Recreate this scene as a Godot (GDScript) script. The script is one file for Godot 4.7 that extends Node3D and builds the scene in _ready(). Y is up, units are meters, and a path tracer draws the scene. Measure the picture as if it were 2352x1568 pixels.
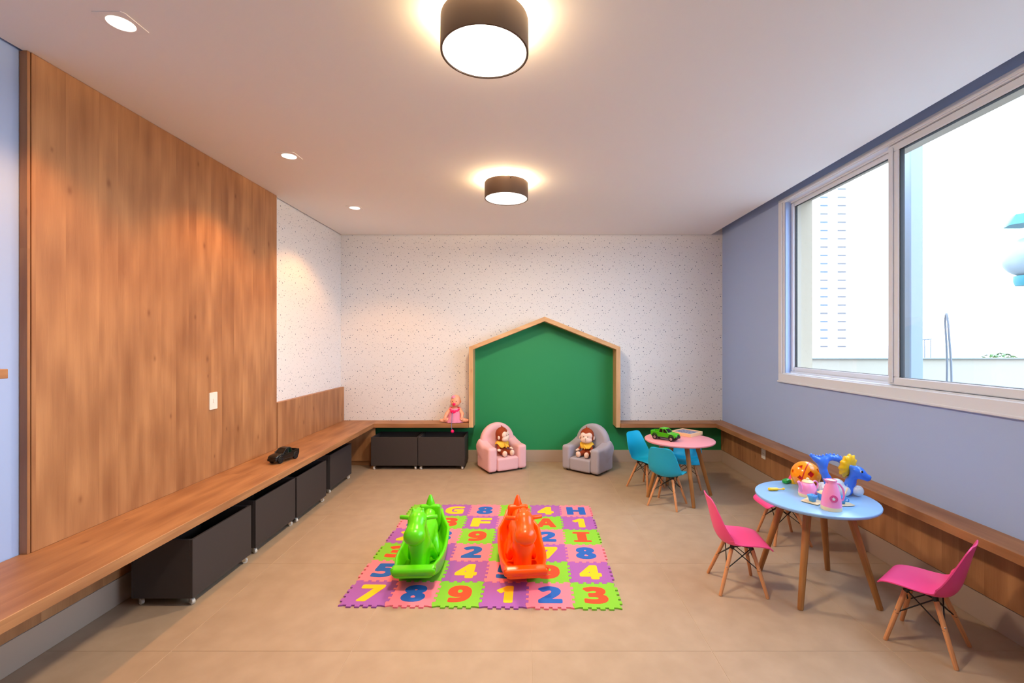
extends Node3D
# A children's playroom: benches, toy boxes, foam mat with two rocking horses, two small tables with shell chairs,
# two foam armchairs. Camera at the origin, 1.55 m up, looking along -z. "Depth" below means distance along -z.

const F := 1045.0            # focal length in pixels of the 2352 px wide frame
const EYE := 1.55
var names := {}
var M := {}

func W(x: float, y: float, depth: float) -> Vector3:
	return Vector3(x, y, -depth)

func _ready():
	# ---------- camera, sky, exposure, lamps' strength
	var cam := Camera3D.new()
	cam.name = "camera"
	cam.position = Vector3(0, EYE, 0)
	cam.near = 0.05
	cam.far = 600.0
	cam.projection = Camera3D.PROJECTION_FRUSTUM
	cam.size = 1568.0 / F * cam.near
	cam.frustum_offset = Vector2(-36.0, 2.0) / F * cam.near
	add_child(cam)
	cam.current = true
	var sky := ProceduralSkyMaterial.new()
	sky.sky_top_color = Color(0.78, 0.885, 1.0)
	sky.sky_horizon_color = Color(0.84, 0.92, 1.0)
	sky.sky_curve = 0.3
	sky.ground_horizon_color = Color(0.80, 0.82, 0.84)
	sky.ground_bottom_color = Color(0.62, 0.62, 0.60)
	var env := Environment.new()
	env.background_mode = Environment.BG_SKY
	env.sky = Sky.new()
	env.sky.sky_material = sky
	env.background_energy_multiplier = SKY_ENERGY
	env.tonemap_mode = Environment.TONE_MAPPER_LINEAR
	env.tonemap_exposure = EXPOSURE
	env.sdfgi_enabled = true
	env.ssao_enabled = true
	env.ssil_enabled = true
	var we := WorldEnvironment.new()
	we.name = "environment"
	we.environment = env
	add_child(we)
	build_materials()
	build_room()
	build_window()
	build_outside()
	build_lamps()
	build_joinery()
	build_boxes()
	build_mat()
	build_horses()
	build_tables()
	build_chairs()
	build_armchairs()
	build_monkeys()
	build_doll()
	build_trucks()
	build_table_toys()
	build_small_things()

const SKY_ENERGY := 10.3
const EXPOSURE := 1.0
const DRUM_ENERGY := 4.9
const HALO_ENERGY := 0.15
const SPOT_ENERGY := 1.25
const WARM := Color(1.0, 0.915, 0.79)

# ---------------------------------------------------------------- nodes
func numbered(called: String) -> String:
	if not names.has(called):
		names[called] = 0
		return called
	names[called] += 1
	return "%s_%03d" % [called, names[called]]

func tag(o: Node3D, label: String, category := "", group := "", kind := "") -> void:
	if label != "": o.set_meta("label", label)
	if category != "": o.set_meta("category", category)
	if group != "": o.set_meta("group", group)
	if kind != "": o.set_meta("kind", kind)

func thing(called: String, label: String, category: String, at := Vector3.ZERO, turn := 0.0, group := "") -> Node3D:
	var o := Node3D.new()
	o.name = numbered(called)
	add_child(o)
	o.position = at
	o.rotation.y = turn
	tag(o, label, category, group)
	return o

func part(called: String, mesh: Mesh, mat: Material, parent: Node3D, label := "", xf := Transform3D()) -> MeshInstance3D:
	var o := MeshInstance3D.new()
	o.name = called
	o.mesh = mesh
	o.material_override = mat
	o.transform = xf
	parent.add_child(o, true)
	if label != "": o.set_meta("label", label)
	return o

func single(called: String, mesh: Mesh, mat: Material, label: String, category: String, at := Vector3.ZERO, turn := 0.0, group := "") -> MeshInstance3D:
	var o := MeshInstance3D.new()
	o.name = numbered(called)
	o.mesh = mesh
	o.material_override = mat
	add_child(o)
	o.position = at
	o.rotation.y = turn
	tag(o, label, category, group)
	return o

func structure(called: String, mesh: Mesh, mat: Material, label := "") -> MeshInstance3D:
	var o := MeshInstance3D.new()
	o.name = numbered(called)
	o.mesh = mesh
	o.material_override = mat
	add_child(o)
	tag(o, label, "", "", "structure")
	return o

func copy_of(source: Node3D, called: String, label: String, at: Vector3, turn: float) -> Node3D:
	var o: Node3D = source.duplicate()
	o.name = numbered(called)
	add_child(o)
	o.position = at
	o.rotation.y = turn
	o.set_meta("label", label)
	return o

func facing(dx: float, ddepth: float) -> float:      # turn for a thing whose front is local +z
	return atan2(dx, -ddepth)

# ---------------------------------------------------------------- mesh helpers (corners counter-clockwise seen from outside)
func begin() -> SurfaceTool:
	var st := SurfaceTool.new()
	st.begin(Mesh.PRIMITIVE_TRIANGLES)
	return st

func done(st: SurfaceTool) -> ArrayMesh:
	st.generate_normals()
	return st.commit()

func vert(st: SurfaceTool, p: Vector3, uv: Vector2) -> void:
	st.set_uv(uv)
	st.add_vertex(p)

func tri(st: SurfaceTool, a: Vector3, b: Vector3, c: Vector3, ua := Vector2.ZERO, ub := Vector2.ZERO, uc := Vector2.ZERO) -> void:
	vert(st, a, ua)
	vert(st, c, uc)
	vert(st, b, ub)

func quad(st: SurfaceTool, a: Vector3, b: Vector3, c: Vector3, d: Vector3, ua := Vector2.ZERO, ub := Vector2.ZERO, uc := Vector2.ZERO, ud := Vector2.ZERO) -> void:
	tri(st, a, b, c, ua, ub, uc)
	tri(st, a, c, d, ua, uc, ud)

func flat_uv(p: Vector3, axis: int, grain: int, off: Vector2) -> Vector2:
	var v := grain if grain != axis else (axis + 1) % 3
	var u := 3 - axis - v
	return Vector2(p[u], p[v]) + off

func add_box(st: SurfaceTool, c: Vector3, s: Vector3, bev := 0.0, grain := 1, xf := Transform3D(), off := Vector2.ZERO) -> void:
	st.set_smooth_group(-1)
	var h := s * 0.5
	var b := minf(bev, minf(h.x, minf(h.y, h.z)) * 0.95)
	for a in 3:
		var u := (a + 1) % 3
		var v := (a + 2) % 3
		for sg in [-1.0, 1.0]:
			var q: Array[Vector3] = []
			for k in [[-1, -1], [1, -1], [1, 1], [-1, 1]]:
				var p := Vector3.ZERO
				p[a] = sg * h[a]
				p[u] = k[0] * (h[u] - b)
				p[v] = k[1] * (h[v] - b)
				q.append(c + p)
			if sg < 0: q.reverse()
			quad(st, xf * q[0], xf * q[1], xf * q[2], xf * q[3], flat_uv(q[0], a, grain, off), flat_uv(q[1], a, grain, off), flat_uv(q[2], a, grain, off), flat_uv(q[3], a, grain, off))
	if b <= 0.0: return
	for a in 3:
		var e := (a + 1) % 3
		var w := (a + 2) % 3
		for sa in [-1.0, 1.0]:
			for sb in [-1.0, 1.0]:
				var q: Array[Vector3] = []
				for k in [[0, -1], [1, -1], [1, 1], [0, 1]]:
					var p := Vector3.ZERO
					p[a] = sa * (h[a] - (b if k[0] == 1 else 0.0))
					p[e] = sb * (h[e] - (b if k[0] == 0 else 0.0))
					p[w] = k[1] * (h[w] - b)
					q.append(c + p)
				if sa * sb < 0: q.reverse()
				quad(st, xf * q[0], xf * q[1], xf * q[2], xf * q[3], flat_uv(q[0], a, grain, off), flat_uv(q[1], a, grain, off), flat_uv(q[2], a, grain, off), flat_uv(q[3], a, grain, off))
	for sx in [-1.0, 1.0]:
		for sy in [-1.0, 1.0]:
			for sz in [-1.0, 1.0]:
				var x := c + Vector3(sx * h.x, sy * (h.y - b), sz * (h.z - b))
				var y := c + Vector3(sx * (h.x - b), sy * h.y, sz * (h.z - b))
				var z := c + Vector3(sx * (h.x - b), sy * (h.y - b), sz * h.z)
				if sx * sy * sz > 0: tri(st, xf * x, xf * y, xf * z)
				else: tri(st, xf * x, xf * z, xf * y)

func box_mesh(s: Vector3, bev := 0.0, grain := 1, off := Vector2.ZERO) -> ArrayMesh:
	var st := begin()
	add_box(st, Vector3.ZERO, s, bev, grain, Transform3D(), off)
	return done(st)

# a box given by its two corners
func add_span(st: SurfaceTool, a: Vector3, b: Vector3, bev := 0.0, grain := 1, off := Vector2.ZERO) -> void:
	add_box(st, (a + b) * 0.5, (b - a).abs(), bev, grain, Transform3D(), off)

func span_mesh(a: Vector3, b: Vector3, bev := 0.0, grain := 1, off := Vector2.ZERO) -> ArrayMesh:
	var st := begin()
	add_span(st, a, b, bev, grain, off)
	return done(st)

# profile of Vector2(radius, y) from bottom to top, turned about y; corners sharper than 35 degrees stay hard
func add_lathe(st: SurfaceTool, prof: Array, seg := 32, xf := Transform3D()) -> void:
	var group := 1
	for i in prof.size() - 1:
		var a: Vector2 = prof[i]
		var b: Vector2 = prof[i + 1]
		if i > 0:
			var before: Vector2 = prof[i] - prof[i - 1]
			if absf(before.angle_to(b - a)) > 0.6: group += 1
		st.set_smooth_group(group)
		for k in seg:
			var t0 := TAU * k / seg
			var t1 := TAU * (k + 1) / seg
			var d0 := Vector3(cos(t0), 0, -sin(t0))
			var d1 := Vector3(cos(t1), 0, -sin(t1))
			var ra := maxf(a.x, 0.00001)
			var rb := maxf(b.x, 0.00001)
			quad(st, xf * (d0 * ra + Vector3.UP * a.y), xf * (d1 * ra + Vector3.UP * a.y), xf * (d1 * rb + Vector3.UP * b.y), xf * (d0 * rb + Vector3.UP * b.y),
				Vector2(t0 * 0.1, a.y), Vector2(t1 * 0.1, a.y), Vector2(t1 * 0.1, b.y), Vector2(t0 * 0.1, b.y))

func lathe_mesh(prof: Array, seg := 32, xf := Transform3D()) -> ArrayMesh:
	var st := begin()
	add_lathe(st, prof, seg, xf)
	return done(st)

# closed rings joined one after another; each ring counter-clockwise seen from the far end of the loft
func add_loft(st: SurfaceTool, rings: Array, caps := true, smooth := 1, xf := Transform3D()) -> void:
	var n: int = rings[0].size()
	st.set_smooth_group(smooth)
	var run := 0.0
	for i in rings.size() - 1:
		var step: float = (rings[i + 1][0] - rings[i][0]).length()
		for k in n:
			var m := (k + 1) % n
			var u0 := 0.3 * k / n
			var u1 := 0.3 * (k + 1) / n
			quad(st, xf * rings[i][k], xf * rings[i][m], xf * rings[i + 1][m], xf * rings[i + 1][k], Vector2(u0, run), Vector2(u1, run), Vector2(u1, run + step), Vector2(u0, run + step))
		run += step
	if caps:
		st.set_smooth_group(-1)
		for end in [0, rings.size() - 1]:
			var mid := Vector3.ZERO
			for p in rings[end]: mid += p
			mid /= n
			for k in n:
				var m := (k + 1) % n
				if end == 0: tri(st, xf * mid, xf * rings[end][m], xf * rings[end][k])
				else: tri(st, xf * mid, xf * rings[end][k], xf * rings[end][m])

# a round bar along points, radius per point (or one number)
func add_tube(st: SurfaceTool, pts: Array, radius, seg := 8, caps := true, xf := Transform3D()) -> void:
	var rings := []
	var side := Vector3.ZERO
	for i in pts.size():
		var along: Vector3 = (pts[mini(i + 1, pts.size() - 1)] - pts[maxi(i - 1, 0)]).normalized()
		if side == Vector3.ZERO:
			side = along.cross(Vector3.UP if absf(along.y) < 0.9 else Vector3.RIGHT).normalized()
		side = (side - along * side.dot(along)).normalized()
		var other := along.cross(side)
		var r: float = radius[i] if radius is Array else radius
		var ring := PackedVector3Array()
		for k in seg:
			var t := TAU * k / seg
			ring.append(pts[i] + (side * cos(t) + other * sin(t)) * r)
		rings.append(ring)
	add_loft(st, rings, caps, 1, xf)

func tube_mesh(pts: Array, radius, seg := 8) -> ArrayMesh:
	var st := begin()
	add_tube(st, pts, radius, seg)
	return done(st)

func smooth_path(pts: Array, n: int) -> Array:
	var out := []
	for i in n + 1:
		var t := float(i) / n * (pts.size() - 1)
		var k := mini(int(t), pts.size() - 2)
		out.append(pts[k].cubic_interpolate(pts[k + 1], pts[maxi(k - 1, 0)], pts[mini(k + 2, pts.size() - 1)], t - k))
	return out

func add_ball(st: SurfaceTool, c: Vector3, r: Vector3, xf := Transform3D(), lon := 18, lat := 10) -> void:
	st.set_smooth_group(1)
	for i in lat:
		for k in lon:
			var q: Array[Vector3] = []
			for s in [[i, k], [i, k + 1], [i + 1, k + 1], [i + 1, k]]:
				var a: float = PI * s[0] / lat - PI / 2
				var t: float = TAU * (s[1] % lon) / lon
				q.append(xf * (c + Vector3(cos(a) * cos(t), sin(a), -cos(a) * sin(t)) * r))
			if i > 0: tri(st, q[0], q[1], q[2])
			if i < lat - 1: tri(st, q[0], q[2], q[3])

func ball_mesh(c: Vector3, r: Vector3, xf := Transform3D(), lon := 18, lat := 10) -> ArrayMesh:
	var st := begin()
	add_ball(st, c, r, xf, lon, lat)
	return done(st)

# a flat polygon (counter-clockwise in x, y) made solid from z0 to z1
func add_prism(st: SurfaceTool, poly: PackedVector2Array, z0: float, z1: float, xf := Transform3D(), grain := 1) -> void:
	st.set_smooth_group(-1)
	var t := Geometry2D.triangulate_polygon(poly)
	for i in range(0, t.size(), 3):
		var a := poly[t[i]]
		var b := poly[t[i + 1]]
		var c := poly[t[i + 2]]
		if (b - a).cross(c - a) < 0:
			var s := b
			b = c
			c = s
		var k := [a, b, c]
		if grain == 0: k = [Vector2(a.y, a.x), Vector2(b.y, b.x), Vector2(c.y, c.x)]
		tri(st, xf * Vector3(a.x, a.y, z1), xf * Vector3(b.x, b.y, z1), xf * Vector3(c.x, c.y, z1), k[0], k[1], k[2])
		tri(st, xf * Vector3(a.x, a.y, z0), xf * Vector3(c.x, c.y, z0), xf * Vector3(b.x, b.y, z0), k[0], k[2], k[1])
	var run := 0.0
	for i in poly.size():
		var a := poly[i]
		var b := poly[(i + 1) % poly.size()]
		var l := a.distance_to(b)
		quad(st, xf * Vector3(a.x, a.y, z0), xf * Vector3(b.x, b.y, z0), xf * Vector3(b.x, b.y, z1), xf * Vector3(a.x, a.y, z1), Vector2(z0, run), Vector2(z0, run + l), Vector2(z1, run + l), Vector2(z1, run))
		run += l

func prism_mesh(poly: PackedVector2Array, z0: float, z1: float, xf := Transform3D(), grain := 1) -> ArrayMesh:
	var st := begin()
	add_prism(st, poly, z0, z1, xf, grain)
	return done(st)

func round_rect(hx: float, hy: float, r: float, n := 4) -> PackedVector2Array:
	var out := PackedVector2Array()
	for q in 4:
		var c := Vector2((hx - r) * (1 if q in [0, 3] else -1), (hy - r) * (1 if q < 2 else -1))
		for k in n + 1:
			out.append(c + Vector2.from_angle(PI / 2 * q + PI / 2 * k / n) * r)
	return out

func flat_to(axis_up: bool) -> Transform3D:      # lays a polygon's x, y on the floor: (x, y) -> (x, 0, -y), its z upward
	return Transform3D(Basis(Vector3.RIGHT, Vector3(0, 0, -1), Vector3.UP), Vector3.ZERO) if axis_up else Transform3D()

# ---------------------------------------------------------------- soft shapes: a field of blended solids, meshed as surface nets
func cap(a: Vector3, b: Vector3, ra: float, rb: float, k := 0.02) -> Array:
	return [0, a, b, ra, rb, k]

func egg(c: Vector3, r: Vector3, k := 0.02, basis := Basis()) -> Array:
	return [1, r, Vector3.ZERO, 0.0, 0.0, k, Transform3D(basis, c).affine_inverse()]

func soft_box(c: Vector3, half: Vector3, round_ := 0.02, k := 0.02, basis := Basis()) -> Array:
	return [2, half - Vector3.ONE * round_, Vector3.ZERO, round_, 0.0, k, Transform3D(basis, c).affine_inverse()]

func soft_disc(c: Vector3, r: float, half: float, round_ := 0.02, k := 0.02, basis := Basis()) -> Array:
	return [3, Vector3(r, half, 0), Vector3.ZERO, round_, 0.0, k, Transform3D(basis, c).affine_inverse()]

func cut(shape: Array) -> Array:
	shape[0] += 10
	return shape

func field(p: Vector3, shapes: Array) -> float:
	var d := 1e3
	for q in shapes:
		var e: float
		var kind: int = q[0] % 10
		if kind == 0:
			var a: Vector3 = q[1]
			var ab: Vector3 = q[2] - a
			var t := clampf((p - a).dot(ab) / maxf(ab.length_squared(), 1e-9), 0.0, 1.0)
			e = (p - a - ab * t).length() - lerpf(q[3], q[4], t)
		else:
			var l: Vector3 = q[6] * p
			var r: Vector3 = q[1]
			if kind == 1:
				var k0 := (l / r).length()
				e = k0 * (k0 - 1.0) / maxf((l / (r * r)).length(), 1e-6)
			elif kind == 2:
				var s := l.abs() - r
				e = s.max(Vector3.ZERO).length() + minf(maxf(s.x, maxf(s.y, s.z)), 0.0) - q[3]
			else:
				var s2 := Vector2(Vector2(l.x, l.y).length() - r.x + q[3], absf(l.z) - r.y + q[3])
				e = minf(maxf(s2.x, s2.y), 0.0) + s2.max(Vector2.ZERO).length() - q[3]
		var k: float = q[5]
		if q[0] >= 10:
			var h := maxf(k - absf(d + e), 0.0) / k
			d = maxf(d, -e) + h * h * k * 0.25
		else:
			var h := maxf(k - absf(d - e), 0.0) / k
			d = minf(d, e) - h * h * k * 0.25
	return d

func soft_mesh(shapes: Array, lo: Vector3, hi: Vector3, cell: float) -> ArrayMesh:
	var st := begin()
	add_soft(st, shapes, lo, hi, cell)
	return done(st)

func add_soft(st: SurfaceTool, shapes: Array, lo: Vector3, hi: Vector3, cell: float) -> void:
	const B := 4
	var blocks := Vector3i(((hi - lo) / (cell * B)).ceil())
	var n := blocks * B + Vector3i.ONE
	var vals := PackedFloat32Array()
	vals.resize(n.x * n.y * n.z)
	vals.fill(1e6)
	var sx := n.y * n.z
	var sy := n.z
	var reach := cell * B * 0.5 * 1.74 + cell
	var cells: Array[Vector3i] = []
	for bx in blocks.x:
		for by in blocks.y:
			for bz in blocks.z:
				var mid := lo + (Vector3(bx, by, bz) + Vector3.ONE * 0.5) * (cell * B)
				if absf(field(mid, shapes)) > reach * 1.25: continue
				for x in range(bx * B, bx * B + B + 1):
					for y in range(by * B, by * B + B + 1):
						for z in range(bz * B, bz * B + B + 1):
							var at := x * sx + y * sy + z
							if vals[at] > 1e5: vals[at] = field(lo + Vector3(x, y, z) * cell, shapes)
							if x < bx * B + B and y < by * B + B and z < bz * B + B: cells.append(Vector3i(x, y, z))
	var pts := {}
	var off := [0, sx, sy, sx + sy, 1, sx + 1, sy + 1, sx + sy + 1]
	var pos := [Vector3(0, 0, 0), Vector3(1, 0, 0), Vector3(0, 1, 0), Vector3(1, 1, 0), Vector3(0, 0, 1), Vector3(1, 0, 1), Vector3(0, 1, 1), Vector3(1, 1, 1)]
	var edges := [[0, 1], [2, 3], [4, 5], [6, 7], [0, 2], [1, 3], [4, 6], [5, 7], [0, 4], [1, 5], [2, 6], [3, 7]]
	for c in cells:
		var at := c.x * sx + c.y * sy + c.z
		var inside := 0
		for i in 8:
			if vals[at + off[i]] < 0: inside += 1
		if inside == 0 or inside == 8: continue
		var sum := Vector3.ZERO
		var count := 0
		for e in edges:
			var va := vals[at + off[e[0]]]
			var vb := vals[at + off[e[1]]]
			if (va < 0) != (vb < 0):
				sum += (pos[e[0]] as Vector3).lerp(pos[e[1]], va / (va - vb))
				count += 1
		pts[at] = lo + (Vector3(c) + sum / count) * cell
	st.set_smooth_group(1)
	for c in cells:
		var at := c.x * sx + c.y * sy + c.z
		var v0 := vals[at]
		for axis in 3:
			var step: int = [sx, sy, 1][axis]
			var v1 := vals[at + step]
			if (v0 < 0) == (v1 < 0): continue
			var s1: int = [sy, 1, sx][axis]
			var s2: int = [1, sx, sy][axis]
			if not (pts.has(at) and pts.has(at - s1) and pts.has(at - s2) and pts.has(at - s1 - s2)): continue
			var a: Vector3 = pts[at - s1 - s2]
			var b: Vector3 = pts[at - s2]
			var d: Vector3 = pts[at - s1]
			var e: Vector3 = pts[at]
			if v0 < 0: quad(st, a, b, e, d)
			else: quad(st, a, d, e, b)

# ---------------------------------------------------------------- materials
func mat(key: String, color: Color, rough := 0.6, more := {}) -> StandardMaterial3D:
	var m := StandardMaterial3D.new()
	m.resource_name = key
	m.albedo_color = color
	m.roughness = rough
	for k in more: m.set(k, more[k])
	M[key] = m
	return m

func noise(freq: float, seed_ := 1, octaves := 3) -> FastNoiseLite:
	var n := FastNoiseLite.new()
	n.seed = seed_
	n.frequency = freq
	n.fractal_octaves = octaves
	return n

# oak laminate: boards of differing tone, fibres, slow figure, a few knots; 1.6 m across the grain, 2.4 m along it
func wood_texture(dark: Vector3, light: Vector3, size := 1024) -> ImageTexture:
	var rng := RandomNumberGenerator.new()
	rng.seed = 7
	var tone := []
	var x := 0.0
	while x < 1.6:
		var w := rng.randf_range(0.07, 0.19)
		tone.append([x, rng.randf_range(-0.16, 0.16), rng.randf() * 90.0])
		x += w
	var knots := []
	for i in 16: knots.append([Vector2(rng.randf() * 1.6, rng.randf() * 2.4), rng.randf_range(0.006, 0.013)])
	var fibre := noise(1.0, 3, 2)
	var figure := noise(1.0, 11, 3)
	var patch := noise(1.0, 23, 2)
	var data := PackedByteArray()
	data.resize(size * size * 3)
	var at := 0
	var column := PackedFloat32Array()
	var shift := PackedFloat32Array()
	for i in size:
		var u := 1.6 * i / size
		var k := 0
		for j in tone.size():
			if u >= tone[j][0]: k = j
		var edge: float = u - tone[k][0]
		column.append(tone[k][1] - (0.05 if edge < 0.002 else 0.0))
		shift.append(tone[k][2])
	for j in size:
		var v := 2.4 * j / size
		for i in size:
			var u := 1.6 * i / size
			var s := shift[i]
			var f := figure.get_noise_2d(u * 26.0 + s, v * 2.2 + s)
			var t := 0.55 + 0.8 * column[i] + 0.06 * fibre.get_noise_2d(u * 300.0, v * 4.0 + s) + 0.05 * sin((u * 24.0 + f * 5.0) * 3.0) * (0.3 + f) + 0.36 * patch.get_noise_2d(u * 6.0 + s, v * 1.6) + 0.15 * figure.get_noise_2d(u * 20.0 - s, v * 0.7)
			for kn in knots:
				var d: Vector2 = Vector2(u, v) - kn[0]
				d.y *= 0.55
				var l: float = d.length() / kn[1]
				if l < 3.0: t -= 0.5 * exp(-l * l)
			t = clampf(t, 0.0, 1.0)
			data[at] = int(255.0 * lerpf(dark.x, light.x, t))
			data[at + 1] = int(255.0 * lerpf(dark.y, light.y, t))
			data[at + 2] = int(255.0 * lerpf(dark.z, light.z, t))
			at += 3
	return ImageTexture.create_from_image(Image.create_from_data(size, size, false, Image.FORMAT_RGB8, data))

# wallpaper print: blue-grey dots of three sizes on white, one repeat is 0.535 m
func dots_texture(size := 1024) -> ImageTexture:
	var im := Image.create_empty(size, size, false, Image.FORMAT_RGB8)
	im.fill(Color(0.890, 0.895, 0.915))
	var rng := RandomNumberGenerator.new()
	rng.seed = 19
	var spots := []
	for kind in [[18, 12.0, 0.80], [40, 8.5, 0.70], [70, 6.0, 0.5], [90, 4.5, 0.36]]:
		for i in kind[0]:
			for attempt in 30:
				var p := Vector2(rng.randf(), rng.randf()) * size
				var free := true
				for s in spots:
					var d: Vector2 = (s[0] - p).abs()
					d = Vector2(minf(d.x, size - d.x), minf(d.y, size - d.y))
					if d.length() < s[1] + kind[1] + 16.0: free = false
				if free:
					spots.append([p, kind[1] * rng.randf_range(0.9, 1.1), kind[2]])
					break
	for s in spots:
		var ink := Color(0.890, 0.895, 0.915).lerp(Color(0.33, 0.39, 0.50), s[2])
		var r: float = s[1]
		for y in range(int(-r) - 1, int(r) + 2):
			for x in range(int(-r) - 1, int(r) + 2):
				if Vector2(x, y).length() <= r:
					im.set_pixel(posmod(int(s[0].x) + x, size), posmod(int(s[0].y) + y, size), ink)
	return ImageTexture.create_from_image(im)

func noise_texture(freq: float, lo: Color, hi: Color, seed_ := 5, size := 512, octaves := 4) -> NoiseTexture2D:
	var t := NoiseTexture2D.new()
	t.width = size
	t.height = size
	t.seamless = true
	t.noise = noise(freq, seed_, octaves)
	var g := Gradient.new()
	g.set_color(0, lo)
	g.set_color(1, hi)
	t.color_ramp = g
	return t

func bump_texture(freq: float, strength: float, seed_ := 9, size := 512) -> NoiseTexture2D:
	var t := NoiseTexture2D.new()
	t.width = size
	t.height = size
	t.seamless = true
	t.as_normal_map = true
	t.bump_strength = strength
	t.noise = noise(freq, seed_, 3)
	return t

func plastic(key: String, color: Color, rough := 0.32) -> StandardMaterial3D:
	return mat(key, color, rough)

func build_materials() -> void:
	var wood := wood_texture(Vector3(0.500, 0.315, 0.190), Vector3(0.735, 0.535, 0.360))
	var pale := wood_texture(Vector3(0.72, 0.56, 0.41), Vector3(0.88, 0.74, 0.58), 512)
	mat("oak", Color(1, 1, 1), 0.48, {"albedo_texture": wood, "uv1_scale": Vector3(1.0 / 1.6, 1.0 / 2.4, 1)})
	mat("oak_pale", Color(1.0, 0.97, 0.92), 0.5, {"albedo_texture": pale, "uv1_scale": Vector3(1.0 / 1.6, 1.0 / 2.4, 1)})
	mat("leg_wood", Color(0.80, 0.68, 0.50), 0.5, {"albedo_texture": pale, "uv1_scale": Vector3(2.0, 1.0, 1)})
	mat("beech", Color(1.0, 0.86, 0.76), 0.5, {"albedo_texture": pale, "uv1_scale": Vector3(2.5, 1.0, 1)})
	mat("wallpaper", Color.WHITE, 0.75, {"albedo_texture": dots_texture(), "uv1_scale": Vector3(1 / 0.535, 1 / 0.535, 1)})
	mat("blue_paint", Color(0.650, 0.745, 0.930), 0.75)
	mat("white_paint", Color(0.90, 0.885, 0.87), 0.8)
	mat("ceiling_paint", Color(0.955, 0.95, 0.945), 0.9)
	mat("green_paint", Color(0.10, 0.55, 0.33), 0.55)
	mat("floor_tile", Color.WHITE, 0.42, {"albedo_texture": noise_texture(0.012, Color(0.655, 0.562, 0.470), Color(0.695, 0.602, 0.508), 31), "uv1_scale": Vector3(0.8, 0.8, 1), "metallic_specular": 0.4})
	mat("grout", Color(0.78, 0.69, 0.60), 0.9)
	mat("skirting", Color(0.68, 0.60, 0.535), 0.5)
	mat("white_metal", Color(0.87, 0.905, 0.965), 0.3)
	mat("gasket", Color(0.05, 0.06, 0.09), 0.7)
	mat("glass", Color(1, 1, 1, 0.05), 0.02, {"transparency": BaseMaterial3D.TRANSPARENCY_ALPHA})
	mat("render_cream", Color(0.59, 0.55, 0.48), 0.9)
	mat("parapet_render", Color(0.54, 0.51, 0.46), 0.9)
	mat("coping_stone", Color(0.36, 0.37, 0.36), 0.8)
	mat("post_paint", Color(0.42, 0.47, 0.54), 0.5)
	mat("rail_paint", Color(0.36, 0.38, 0.42), 0.5)
	mat("charcoal", Color(0.215, 0.190, 0.190), 0.6)
	mat("chrome", Color(0.80, 0.80, 0.80), 0.22, {"metallic": 1.0})
	mat("caster_plastic", Color(0.78, 0.76, 0.73), 0.35)
	mat("black_wire", Color(0.03, 0.03, 0.035), 0.45)
	mat("brass", Color(0.75, 0.60, 0.38), 0.3, {"metallic": 1.0})
	plastic("pink_shell", Color(0.96, 0.30, 0.58), 0.42)
	plastic("blue_shell", Color(0.0, 0.70, 0.87), 0.42)
	mat("blue_top", Color(0.56, 0.74, 0.94), 0.24)
	mat("pink_top", Color(0.93, 0.60, 0.63), 0.4)
	plastic("green_plastic", Color(0.36, 0.83, 0.02), 0.28)
	plastic("orange_plastic", Color(1.0, 0.33, 0.0), 0.28)
	var weave := bump_texture(0.35, 3.0)
	mat("pink_fabric", Color(0.92, 0.72, 0.75), 0.95, {"normal_enabled": true, "normal_texture": weave, "uv1_triplanar": true, "uv1_scale": Vector3(6, 6, 6), "normal_scale": 0.5, "rim_enabled": true, "rim": 0.3})
	mat("grey_fabric", Color(0.675, 0.655, 0.71), 0.95, {"normal_enabled": true, "normal_texture": weave, "uv1_triplanar": true, "uv1_scale": Vector3(6, 6, 6), "normal_scale": 0.6, "rim_enabled": true, "rim": 0.3})
	mat("foam_green", Color(0.49, 0.76, 0.17), 0.85)
	mat("foam_purple", Color(0.62, 0.34, 0.66), 0.85)
	mat("foam_pink", Color(0.96, 0.49, 0.56), 0.85)
	mat("foam_yellow", Color(1.0, 0.76, 0.04), 0.85)
	mat("foam_red", Color(0.98, 0.28, 0.12), 0.85)
	mat("foam_blue", Color(0.10, 0.36, 0.70), 0.85)
	var plush := bump_texture(0.25, 6.0, 4)
	for f in [["brown_plush", Color(0.60, 0.235, 0.07)], ["pale_plush", Color(0.97, 0.84, 0.78)], ["yellow_cloth", Color(0.98, 0.78, 0.26)]]:
		mat(f[0], f[1], 0.95, {"normal_enabled": true, "normal_texture": plush, "uv1_triplanar": true, "uv1_scale": Vector3(9, 9, 9), "normal_scale": 0.6})
	mat("dark_brown", Color(0.14, 0.06, 0.03), 0.6)
	mat("skin", Color(0.93, 0.66, 0.54), 0.5)
	mat("dress_pink", Color(0.87, 0.55, 0.69), 0.9)
	plastic("hot_pink", Color(1.0, 0.06, 0.42), 0.35)
	mat("grey_ribbon", Color(0.48, 0.50, 0.70), 0.6)
	mat("lime_paint", Color(0.26, 0.68, 0.03), 0.25)
	mat("black_paint", Color(0.05, 0.045, 0.045), 0.28)
	mat("black_trim", Color(0.02, 0.02, 0.025), 0.5)
	mat("tyre", Color(0.025, 0.025, 0.025), 0.8)
	mat("dark_glass", Color(0.012, 0.012, 0.016), 0.12)
	mat("headlamp", Color(0.75, 0.75, 0.70), 0.15)
	plastic("toy_pink", Color(0.98, 0.60, 0.80), 0.25)
	plastic("toy_cream", Color(0.96, 0.88, 0.70), 0.3)
	plastic("toy_blue", Color(0.28, 0.63, 0.93), 0.35)
	plastic("toy_yellow", Color(1.0, 0.78, 0.05), 0.3)
	plastic("toy_orange", Color(1.0, 0.60, 0.02), 0.2)
	plastic("toy_red", Color(0.80, 0.07, 0.10), 0.35)
	plastic("toy_green", Color(0.10, 0.62, 0.25), 0.3)
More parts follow.
